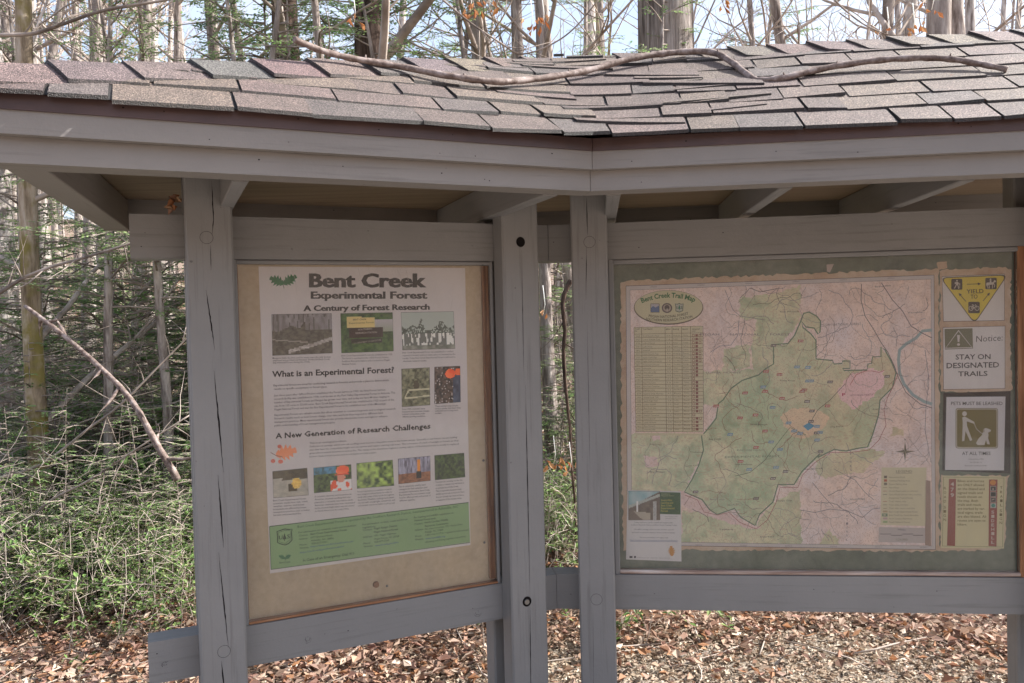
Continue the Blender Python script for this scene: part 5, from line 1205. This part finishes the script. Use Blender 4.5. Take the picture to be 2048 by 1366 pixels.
# ------------------------------------------------------------------ plants
def polyl(rg, p, d, L, n, jit, grav=0.0):
    pts = [p.copy()]; d = d.normalized()
    for _ in range(n):
        d = (d+Vector((rg.uniform(-jit, jit), rg.uniform(-jit, jit), rg.uniform(-jit, jit)+grav))).normalized(); p = p+d*(L/n); pts.append(p.copy())
    return pts
def along(pts, t):
    f = t*(len(pts)-1); i = min(int(f), len(pts)-2); f -= i; return pts[i].lerp(pts[i+1], f), (pts[i+1]-pts[i]).normalized()
def trunk_tree(name, seed, H, r, lean=.03, first=.3, nb_=26, bl=.28, depth=3, bk='bark', tw='twig', wander_=.05, sides=10, up=.5, density=5, fork=False):
    """bare broadleaf tree: tapered trunk and a branching crown"""
    rg = random.Random(seed); root = bpy.data.objects.new(name, None); SC.collection.objects.link(root)
    n = 16; P = [Vector((0, 0, -.3))]; d = Vector((rg.uniform(-lean, lean), rg.uniform(-lean, lean), 1)).normalized()
    for i in range(n): d = (d+Vector((rg.uniform(-wander_, wander_), rg.uniform(-wander_, wander_), 0))).normalized(); P.append(P[-1]+d*(H+.3)/n)
    rad = [r*(1+.5*math.exp(-i*1.3))*(1-.88*(i/n)**1.1) for i in range(n+1)]
    t = MB(); t.tube(P, rad, sides, wob=.05, rng=rg); t.build('trunk', M[bk], root)
    cr = MB()
    def grow(p, d, L, r_, dep):
        pts = polyl(rg, p, d, L, 5 if dep > 1 else 4, .16, .04 if dep == depth else .02)
        cr.tube(pts, [max(.0022, r_*(1-.75*i/(len(pts)-1))) for i in range(len(pts))], 5 if dep == depth else 3, cap=False)
        if dep > 1:
            for k in range(density):
                q, dd = along(pts, rg.uniform(.2, .98)); s_ = Vector((rg.uniform(-1, 1), rg.uniform(-1, 1), rg.uniform(-.5, .9))).normalized()
                grow(q, dd*.7+s_*.8, L*rg.uniform(.3, .55), r_*.45, dep-1)
    for i in range(nb_):
        f = first+(1-first)*(i/nb_)**.9; q, dd = along(P, min(f, .985)); a = rg.uniform(0, 6.283)
        L = H*bl*(1.15-f)*rg.uniform(.6, 1.2); rr = rad[min(n, int(f*n))]
        grow(q, Vector((math.cos(a), math.sin(a), up+rg.uniform(-.2, .3))), L, min(rr*.36, .045), depth)
    cr.build('crown', M[tw], root); return root
def hemlock(name, seed, H, r, z0=.25, nb_=40, bl=.42, bk='bark', droop=-.06, dens=1.0, leafL=.02, col=None):
    rg = random.Random(seed); root = bpy.data.objects.new(name, None); SC.collection.objects.link(root)
    n = 12; P = [Vector((0, 0, -.2))]; d = Vector((rg.uniform(-.05, .05), rg.uniform(-.05, .05), 1)).normalized()
    for i in range(n): d = (d+Vector((rg.uniform(-.04, .04), rg.uniform(-.04, .04), 0))).normalized(); P.append(P[-1]+d*(H+.2)/n)
    t = MB(); t.tube(P, [r*(1-.9*i/n) for i in range(n+1)], 8, wob=.06, rng=rg); t.build('trunk', M[bk], root)
    cr = MB(); lf = MB(); cs = col or [(.16, .27, .09), (.21, .34, .12), (.27, .40, .16), (.12, .21, .08), (.34, .44, .21)]
    def twig(q, d, L, base):
        pts = polyl(rg, q, d, L, 3, .12, -.03); cr.tube(pts, [.0028, .002, .0016, .001], 3, cap=False)
        m_ = int(L/leafL*1.1*dens); f = rg.uniform(.75, 1.25)
        for k in range(m_):
            p, dd = along(pts, (k+.5)/m_); sd_ = dd.cross(Vector((0, 0, 1)))
            if sd_.length < .1: continue
            sd_.normalize(); s_ = 1 if k % 2 else -1; ax = (sd_*s_+dd*.7+Vector((0, 0, rg.uniform(-.3, .15)))).normalized()
            L2 = leafL*rg.uniform(1.1, 1.9); w_ = ax.cross(Vector((rg.uniform(-.9, .9), rg.uniform(-.9, .9), 1))).normalized()*(L2*.19)
            c = base; a = p+ax*L2
            lf.face([p-w_*.4, p+ax*L2*.5-w_, a, p+ax*L2*.5+w_], tuple(x*f for x in c))
    for i in range(nb_):
        f = z0+(1-z0)*(i/nb_); q, dd = along(P, min(f, .99)); a = rg.uniform(0, 6.283); L = H*bl*(1.12-f)*rg.uniform(.55, 1.15)
        pts = polyl(rg, q, Vector((math.cos(a), math.sin(a), rg.uniform(.0, .55))), L, 6, .17, droop)
        cr.tube(pts, [max(.002, .006+.006*L)*(1-.8*k/6) for k in range(7)], 4, cap=False)
        if rg.random() < .15: continue
        ns = max(4, int(L/.085*dens))
        for k in range(ns):
            tt_ = .18+.82*k/ns; p, dd = along(pts, tt_); sd_ = dd.cross(Vector((0, 0, 1))).normalized(); s_ = 1 if k % 2 else -1
            if rg.random() < .2: continue
            tl = min(.42, L*.38)*(1.15-tt_)*rg.uniform(.5, 1.2)+.05
            b0 = rg.choice(cs); dr = (sd_*s_+dd*.8+Vector((0, 0, rg.uniform(-.25, .15)))).normalized(); twig(p, dr, tl, b0)
            if tl > .2:
                for _ in range(3):
                    p2 = p+dr*tl*rg.uniform(.2, .8); twig(p2, dr+sd_*rg.uniform(-.9, .9), tl*.45, b0)
    cr.build('branches', M['twig_dark'], root); lf.build('needles', M['needle'], root); return root
def brush(name, seed, H, n, spread, leafy=0, tw='twig', dens=4, arch=.0, leafcols=None, lsize=.035, rmax=.011):
    """many-stemmed shrub or tangle of saplings"""
    rg = random.Random(seed); root = bpy.data.objects.new(name, None); SC.collection.objects.link(root); cr = MB(); lf = MB()
    cs = leafcols or [(.14, .23, .07), (.18, .29, .09), (.11, .17, .06), (.28, .37, .14), (.22, .20, .12)]
    def grow(p, d, L, r_, dep):
        pts = polyl(rg, p, d, L, 5, .20, arch if dep == 3 else -.02)
        cr.tube(pts, [max(.0015, r_*(1-.7*i/5)) for i in range(6)], 4 if dep == 3 else 3, cap=False)
        if dep > 1:
            for k in range(dens):
                q, dd = along(pts, rg.uniform(.15, 1)); s_ = Vector((rg.uniform(-1, 1), rg.uniform(-1, 1), rg.uniform(-.6, .8))).normalized()
                grow(q, dd*.5+s_, L*rg.uniform(.3, .6), r_*.5, dep-1)
        if leafy and dep <= 2:
            for k in range(leafy):
                q, dd = along(pts, rg.uniform(.2, 1)); a = Vector((rg.uniform(-1, 1), rg.uniform(-1, 1), rg.uniform(-.4, .5))).normalized()
                c = rg.choice(cs); f = rg.uniform(.7, 1.3); l_ = lsize*rg.uniform(.7, 1.5); leafshape(lf, q, a, Vector((0, 0, 1)), l_, l_*.45, tuple(x*f for x in c), .2)
    for _ in range(n):
        a = rg.uniform(0, 6.283); rr = spread*math.sqrt(rg.random()); p = Vector((math.cos(a)*rr, math.sin(a)*rr, -.05))
        grow(p, Vector((rg.uniform(-.5, .5), rg.uniform(-.5, .5), 1)), H*rg.uniform(.5, 1.1), rg.uniform(rmax*.4, rmax), 3)
    cr.build('stems', M[tw], root)
    if leafy: lf.build('leaves', M['leaf'], root)
    return root
def at(px, Y, dz=0): x = (px-1024)/FPX*Y; return Vector((x, Y, gz(x, Y)+dz))
placed = {}
def put(proto, pos, rot, sc, label, cat, group=None, tilt=(0, 0)):
    first = proto.name not in placed
    o = proto if first else copy_tree(proto); placed[proto.name] = 1
    o.location = pos; o.rotation_euler = (tilt[0], tilt[1], rot); o.scale = (sc, sc, sc)
    for k in ('label', 'category', 'group'):
        if k in o: del o[k]
    return tag(o, label, cat, group)
rp = random.Random(77)
# -- individual trunks one can tell apart
big = trunk_tree('broad_tree', 1, 22, .265, .0, .35, 14, .22, 2, 'bark_big', 'twig', .004, 28)
put(big, at(1341, 6.6, -.1), 0, 1, 'very broad furrowed grey trunk rising behind the roof right of its middle', 'tree')
a1 = trunk_tree('dark_tree', 2, 18, .14, .02, .12, 30, .2, 3, 'bark_dark', 'twig', .012, 12)
put(a1, at(746, 6.4), .4, 1.06, 'dark brown trunk behind the roof below the jutting branch end', 'tree')
put(a1, at(606, 7.2), 2.1, 1.0, 'dark trunk with leaning limbs behind the raised tip of the roof branch', 'tree')
a2 = trunk_tree('pale_tree', 3, 20, .17, .01, .10, 26, .16, 3, 'bark_pale', 'twig', .006, 14)
put(a2, at(8, 8.5), 0, 1.0, 'stout pale grey trunk at the far left edge of the photo', 'tree')
a3 = trunk_tree('mossy_tree', 4, 12, .075, .02, .10, 24, .2, 3, 'bark_moss', 'twig', .02, 10)
put(a3, at(70, 5.6), 1, .93, 'slender yellow-mossed trunk beside the stout pale trunk', 'tree')
a4 = trunk_tree('grey_tree', 5, 16, .12, .01, .25, 20, .16, 3, 'bark_pale', 'twig', .008, 10)
put(a4, at(100, 11), 2, 1, 'pale lichen-spotted trunk just right of the mossy trunk', 'tree')
put(a4, at(328, 15), 4, 1.05, 'pale slim trunk beside the left post and the leaning dark trunk', 'tree')
a5 = trunk_tree('leaning_tree', 6, 9, .15, .0, .2, 16, .2, 3, 'bark', 'twig', .03, 12)
put(a5, at(272, 9.5), 0, .9, 'leaning brown and grey trunk seen between mossy trunk and left post', 'tree', tilt=(0, .07))
med = trunk_tree('slim_tree', 7, 15, .085, .03, .18, 26, .2, 3, 'bark', 'twig', .02, 8)
for px, Y, rt, sc, lb, tl in ((975, 8.5, 0, 1.15, 'slim straight grey trunk over the roof valley', .02), (1040, 9, 1, 1.0, 'slim grey trunk beside orange hanging leaves over the roof', -.03), (1100, 7.5, 2, .8, 'thin dark leaning trunk over the meeting of the roof wings', .14),
                          (1178, 9.5, 3, 1.0, 'leaning slim trunk left of the broad furrowed trunk', .12), (1232, 12, 4, 1.1, 'thin upright trunk close by the broad furrowed trunk', 0), (1428, 9, 5, .8, 'thin pale trunk just right of the broad furrowed trunk', 0),
                          (1640, 10, 6, 1.0, 'slim trunk left of the bare forked trees on the right', -.06), (1738, 9, 1.4, 1.0, 'slim grey trunk behind the right roof with orange leaves near', .02), (1890, 7.6, 2.6, 1.5, 'thick grey trunk behind the right part of the roof', .02),
                          (1978, 9, 3.3, 1.3, 'grey leaning trunk near the top right corner', .06), (2036, 7.5, .7, 1.2, 'dark grey trunk at the top right corner', .03), (490, 10, 5, 1.1, 'slim grey trunk among evergreen sprays above the left roof', .01), (160, 10, 2.2, .9, 'thin trunk above the left roof among green sprays', -.02), (1560, 8, 4.4, .6, 'small forked tree above the bend of the roof branch', -.05)):
    put(med, at(px, Y), rt, sc, lb, 'tree', tilt=(0, tl))
# -- evergreens
hA = hemlock('hemlock_tree', 31, 8.0, .07, .36, 54, .26, 'bark', -.05, 1.05, .027)
hB = hemlock('hemlock_tree', 32, 4.2, .022, .08, 50, .40, 'bark', -.09, 1.4, .023)
hC = hemlock('hemlock_sapling', 33, 1.7, .010, .04, 38, .58, 'twig', -.05, 1.4, .019)
HG = 'hemlock trees crowding behind the kiosk'
for i, (px, Y, sc, k) in enumerate(((60, 6.2, .66, 0), (200, 5.8, .62, 0), (330, 5.9, .64, 0), (540, 5.8, .66, 0), (330, 9.5, .9, 0), (660, 7.8, .95, 0), (860, 8.2, .9, 0), (1290, 5.9, .62, 0), (560, 10, 1.1, 0), (1150, 10.5, 1.0, 0), (1480, 13, 1.1, 0), (1060, 13, 1.1, 0), (-60, 6.5, 1, 0), (880, 6.0, .62, 0), (700, 6.2, .8, 0), (1010, 7.0, .75, 0), (440, 5.8, .72, 0),
                                     (480, 6.6, 1.2, 1), (640, 6.8, 1.25, 1), (560, 7.4, 1.3, 1), (820, 7.2, 1.25, 1), (-30, 5.6, .7, 1), (210, 8.6, .7, 1), (1090, 8.8, .8, 1), (350, 8.0, .7, 1), (1130, 10.5, .9, 1), (260, 16, 1.1, 1), (1110, 7.2, .5, 1), (130, 18, 1.2, 1))):
    put(hA if k == 0 else hB, at(px, Y), rp.uniform(0, 6.28), sc, 'feathery green hemlock among the woods behind the kiosk', 'tree', HG)
SG = 'low hemlock saplings behind the kiosk'
for i, (px, Y, sc) in enumerate(((0, 4.55, .5), (90, 4.6, .5), (180, 4.6, .5), (270, 4.65, .5), (350, 4.7, .5), (20, 4.9, .7), (110, 5.0, .75), (200, 5.0, .7), (290, 5.0, .72), (360, 5.1, .75), (60, 5.6, .9), (150, 5.8, .9), (240, 5.7, .9), (330, 5.8, .9), (90, 6.6, 1), (210, 6.9, 1), (320, 7.2, 1), (0, 7, 1), (130, 7.8, 1.0), (400, 5.4, .8), (1100, 6.8, .7), (1120, 8, .8), (370, 6.4, .8), (270, 8.4, 1.1), (180, 9.4, 1.1), (60, 11, 1.2), (300, 10, 1.1), (-20, 9, 1.1), (380, 9, 1.0), (40, 6.4, 1.6), (180, 6.6, 1.6), (300, 6.5, 1.5), (380, 6.8, 1.6), (110, 7.2, 1.8), (240, 7.5, 1.8), (100, 8.5, 1.5), (250, 9.2, 1.6), (350, 7.8, 1.4), (30, 8.2, 1.5), (170, 10.5, 1.8), (290, 11.5, 1.8), (60, 13, 2), (380, 12, 1.9), (220, 13, 2), (1095, 9.5, 1.7), (1125, 12, 2))):
    put(hC, at(px, Y), rp.uniform(0, 6.28), sc, 'low green hemlock sapling in the undergrowth left of the kiosk' if px < 500 else 'low green hemlock sapling seen between the two middle posts', 'sapling', SG if px < 500 else SG+' middle')
b1 = brush('bare_shrub', 41, 1.7, 9, .9, 0, 'twig', 4, -.02, rmax=.006); b2 = brush('leafy_shrub', 42, .62, 24, .6, 6, 'twig', 3, 0, lsize=.028, rmax=.0035); b3 = brush('briar', 43, .9, 10, .6, 5, 'twig', 3, -.10, lsize=.028, rmax=.003)
BG = ('bare twiggy shrubs in the woods', 'small leafed green shrubs left of the kiosk', 'arching briars behind the kiosk')
for i in range(100):
    Y = rp.uniform((6.4, 5, 5.0)[i % 3], 15) if i % 3 != 1 else rp.uniform(4.35, 6.5); px = rp.choice([rp.uniform(-80, 420)]*3+[rp.uniform(1060, 1160)]); k = i % 3
    if k == 1 and Y > 9: Y = rp.uniform(5.2, 8.5)
    if Y < 7 and px > 800 and k != 1: Y += 2
    put((b1, b2, b3)[k], at(px, Y), rp.uniform(0, 6.28), rp.uniform(.8, 1.25), ('pale bare twiggy shrub among the forest undergrowth', 'small green leafed shrub in the undergrowth', 'arching thorny briar with a few green leaves')[k], 'shrub', BG[k])
# -- far woods
f1 = trunk_tree('forest_tree', 51, 20, .12, .03, .22, 15, .2, 3, 'bark', 'twig', .02, 7, density=3); f2 = trunk_tree('forest_tree', 52, 17, .085, .05, .12, 17, .24, 3, 'bark', 'twig', .03, 7, density=3); f3 = trunk_tree('forest_tree', 53, 22, .14, .02, .3, 14, .2, 3, 'bark_pale', 'twig', .015, 8, density=3)
FG = 'bare trees of the far woods'
for i in range(84):
    Y = 13+57*rp.random()**1.1; px = rp.uniform(-100, 2080) if i % 3 else rp.uniform(-60, 420)
    if 380 < px < 560 and Y < 14: continue
    put((f1, f2, f3)[i % 3], at(px, Y), rp.uniform(0, 6.28), rp.uniform(.75, 1.2), 'bare grey tree standing in the woods far behind the kiosk', 'tree', FG, tilt=(rp.uniform(-.04, .04), rp.uniform(-.05, .05)))
for i in range(26):
    Y = rp.uniform(14, 32); px = rp.uniform(-120, 460) if i % 4 else rp.uniform(1060, 1160)
    put(b1, at(px, Y), rp.uniform(0, 6.28), rp.uniform(1.3, 2.2), 'pale bare twiggy shrub among the forest undergrowth', 'shrub', BG[0])
# -- fallen and hanging branches one can tell apart
def limb(name, px, r0, r1, mt, label, cat, wob=.03, side=0, seed=1, sides=7):
    rg = random.Random(seed); pts = smooth([Vector((*(ray(x, y)*(Y/ray(x, y).y)).xy, (ray(x, y)*(Y/ray(x, y).y)).z+CAMZ)) for x, y, Y in px], 5); mb = MB(); n = len(pts)
    mb.tube(pts, [r0+(r1-r0)*i/n for i in range(n)], sides, wob=wob, rng=rg)
    for _ in range(side):
        q, dd = along(pts, rg.uniform(.1, .95)); s_ = Vector((rg.uniform(-1, 1), rg.uniform(-.6, .6), rg.uniform(-.8, 1))).normalized()
        L = rg.uniform(.12, .5); pp_ = polyl(rg, q, dd*.6+s_, L, 4, .2); mb.tube(pp_, [r1*.6+.001, r1*.5+.001, .002, .0015, .001], 4, cap=False)
    return tag(mb.build(name, M[mt]), label, cat)
limb('dead_limb', [(50, 612, 4.7), (120, 665, 4.65), (200, 735, 4.6), (262, 800, 4.5), (320, 900, 4.4), (356, 960, 4.4)], .011, .021, 'branch', 'long dead limb slanting down across the left undergrowth', 'branch', .12, 8, 3, 9)
limb('bare_branch', [(-20, 600, 4.6), (40, 560, 4.6), (100, 535, 4.6), (170, 515, 4.6), (250, 490, 4.6), (300, 470, 4.7)], .011, .006, 'twig_dark', 'dark bare branch rising to the end of the left beam', 'branch', .1, 14, 4)
limb('bare_branch', [(-20, 960, 4.9), (80, 930, 4.9), (180, 855, 4.9), (240, 810, 4.9), (330, 720, 5.0), (390, 660, 5.2)], .010, .005, 'twig_dark', 'thin dark branch rising behind the left post', 'branch', .1, 14, 5)
limb('bare_branch', [(-10, 1110, 4.6), (90, 1010, 4.6), (180, 960, 4.6), (270, 900, 4.6), (380, 830, 4.7)], .009, .004, 'twig_dark', 'thin bare branch low in the left undergrowth', 'branch', .1, 12, 6)
limb('bare_branch', [(-20, 70, 4.9), (60, 68, 4.9), (120, 50, 4.9), (210, 20, 4.9), (330, 0, 5.0), (400, -20, 5)], .013, .008, 'twig_dark', 'dark bending branch above the left end of the roof', 'branch', .08, 12, 7)
limb('bare_branch', [(880, -5, 4.6), (940, 45, 4.6), (1000, 85, 4.6), (1042, 108, 4.7), (1100, 90, 4.7), (1150, 55, 4.7), (1200, -5, 4.7)], .006, .004, 'twig_dark', 'thin reddish bough dipping to the roof valley', 'branch', .06, 8, 8)
limb('bare_branch', [(1660, -10, 4.8), (1690, 20, 4.8), (1730, 50, 4.8), (1775, 70, 4.8)], .006, .004, 'twig_dark', 'thin bough ending in orange leaves above the right roof', 'branch', .06, 8, 9)
limb('sapling_stem', [(1142, 560, 4.9), (1128, 590, 4.9), (1126, 620, 4.9), (1130, 660, 4.9), (1127, 700, 4.9), (1130, 760, 4.9), (1134, 800, 4.9), (1140, 860, 4.9), (1144, 940, 4.9), (1150, 1010, 4.95), (1152, 1090, 5.0)], .016, .006, 'bark_dark', 'crooked dark sapling stem seen between the two middle posts', 'sapling', .15, 10, 10)
limb('root', [(1596, 1225, 4.3), (1602, 1255, 4.12), (1592, 1290, 3.9), (1578, 1322, 3.74), (1552, 1340, 3.66), (1520, 1352, 3.58)], .013, .022, 'bark_pale', 'crooked grey stick on the ground below the map', 'stick', .2, 5, 11, 9)
limb('log', [(-60, 1316, 3.95), (60, 1302, 4.02), (180, 1284, 4.12), (300, 1258, 4.27), (420, 1246, 4.4)], .045, .04, 'bark_dark', 'low dark log edging the leaf litter beside the left rail end', 'log', .1, 0, 12, 12)
for i, (x, y, Y, n_) in enumerate(((708, 40, 4.9, 5), (740, 110, 4.9, 0), (940, 20, 4.6, 9), (978, 15, 4.6, 5), (1062, 50, 4.7, 9), (1085, 45, 4.7, 5), (1460, 5, 5, 4), (1865, 15, 5, 4), (1775, 68, 4.8, 4), (1826, 60, 4.8, 9), (1108, 925, 4.7, 9), (1140, 938, 4.7, 5), (1087, 625, 4.7, 2))):
    if not n_: continue
    mb = MB(); d = ray(x, y)*(Y/ray(x, y).y)+Vector((0, 0, CAMZ)); mb.tube([d+Vector((0, 0, .16)), d+Vector((.01, 0, .05)), d+Vector((0, .01, -.01))], [.003, .003, .002], 4)
    for _ in range(n_):
        a = Vector((rp.uniform(-.7, .7), rp.uniform(-.7, .7), rp.uniform(-1, -.2))); leafshape(mb, d+Vector((rp.uniform(-.06, .06), rp.uniform(-.05, .05), rp.uniform(-.03, .05))), a, Vector((rp.uniform(-1, 1), rp.uniform(-1, 1), .3)), rp.uniform(.035, .07), rp.uniform(.016, .03), rp.choice([(.48, .22, .09), (.42, .17, .07), (.55, .31, .16)]), .4)
    o = mb.build('dead_leaf_sprig', M['deadleaf'])
    tag(o, 'sprig of curled orange dead leaves hanging above the roof' if y < 200 else 'sprig of orange dead leaves hanging between the two middle posts', 'leaves', 'hanging orange leaves above the roof' if y < 200 else 'hanging orange leaves between the posts')
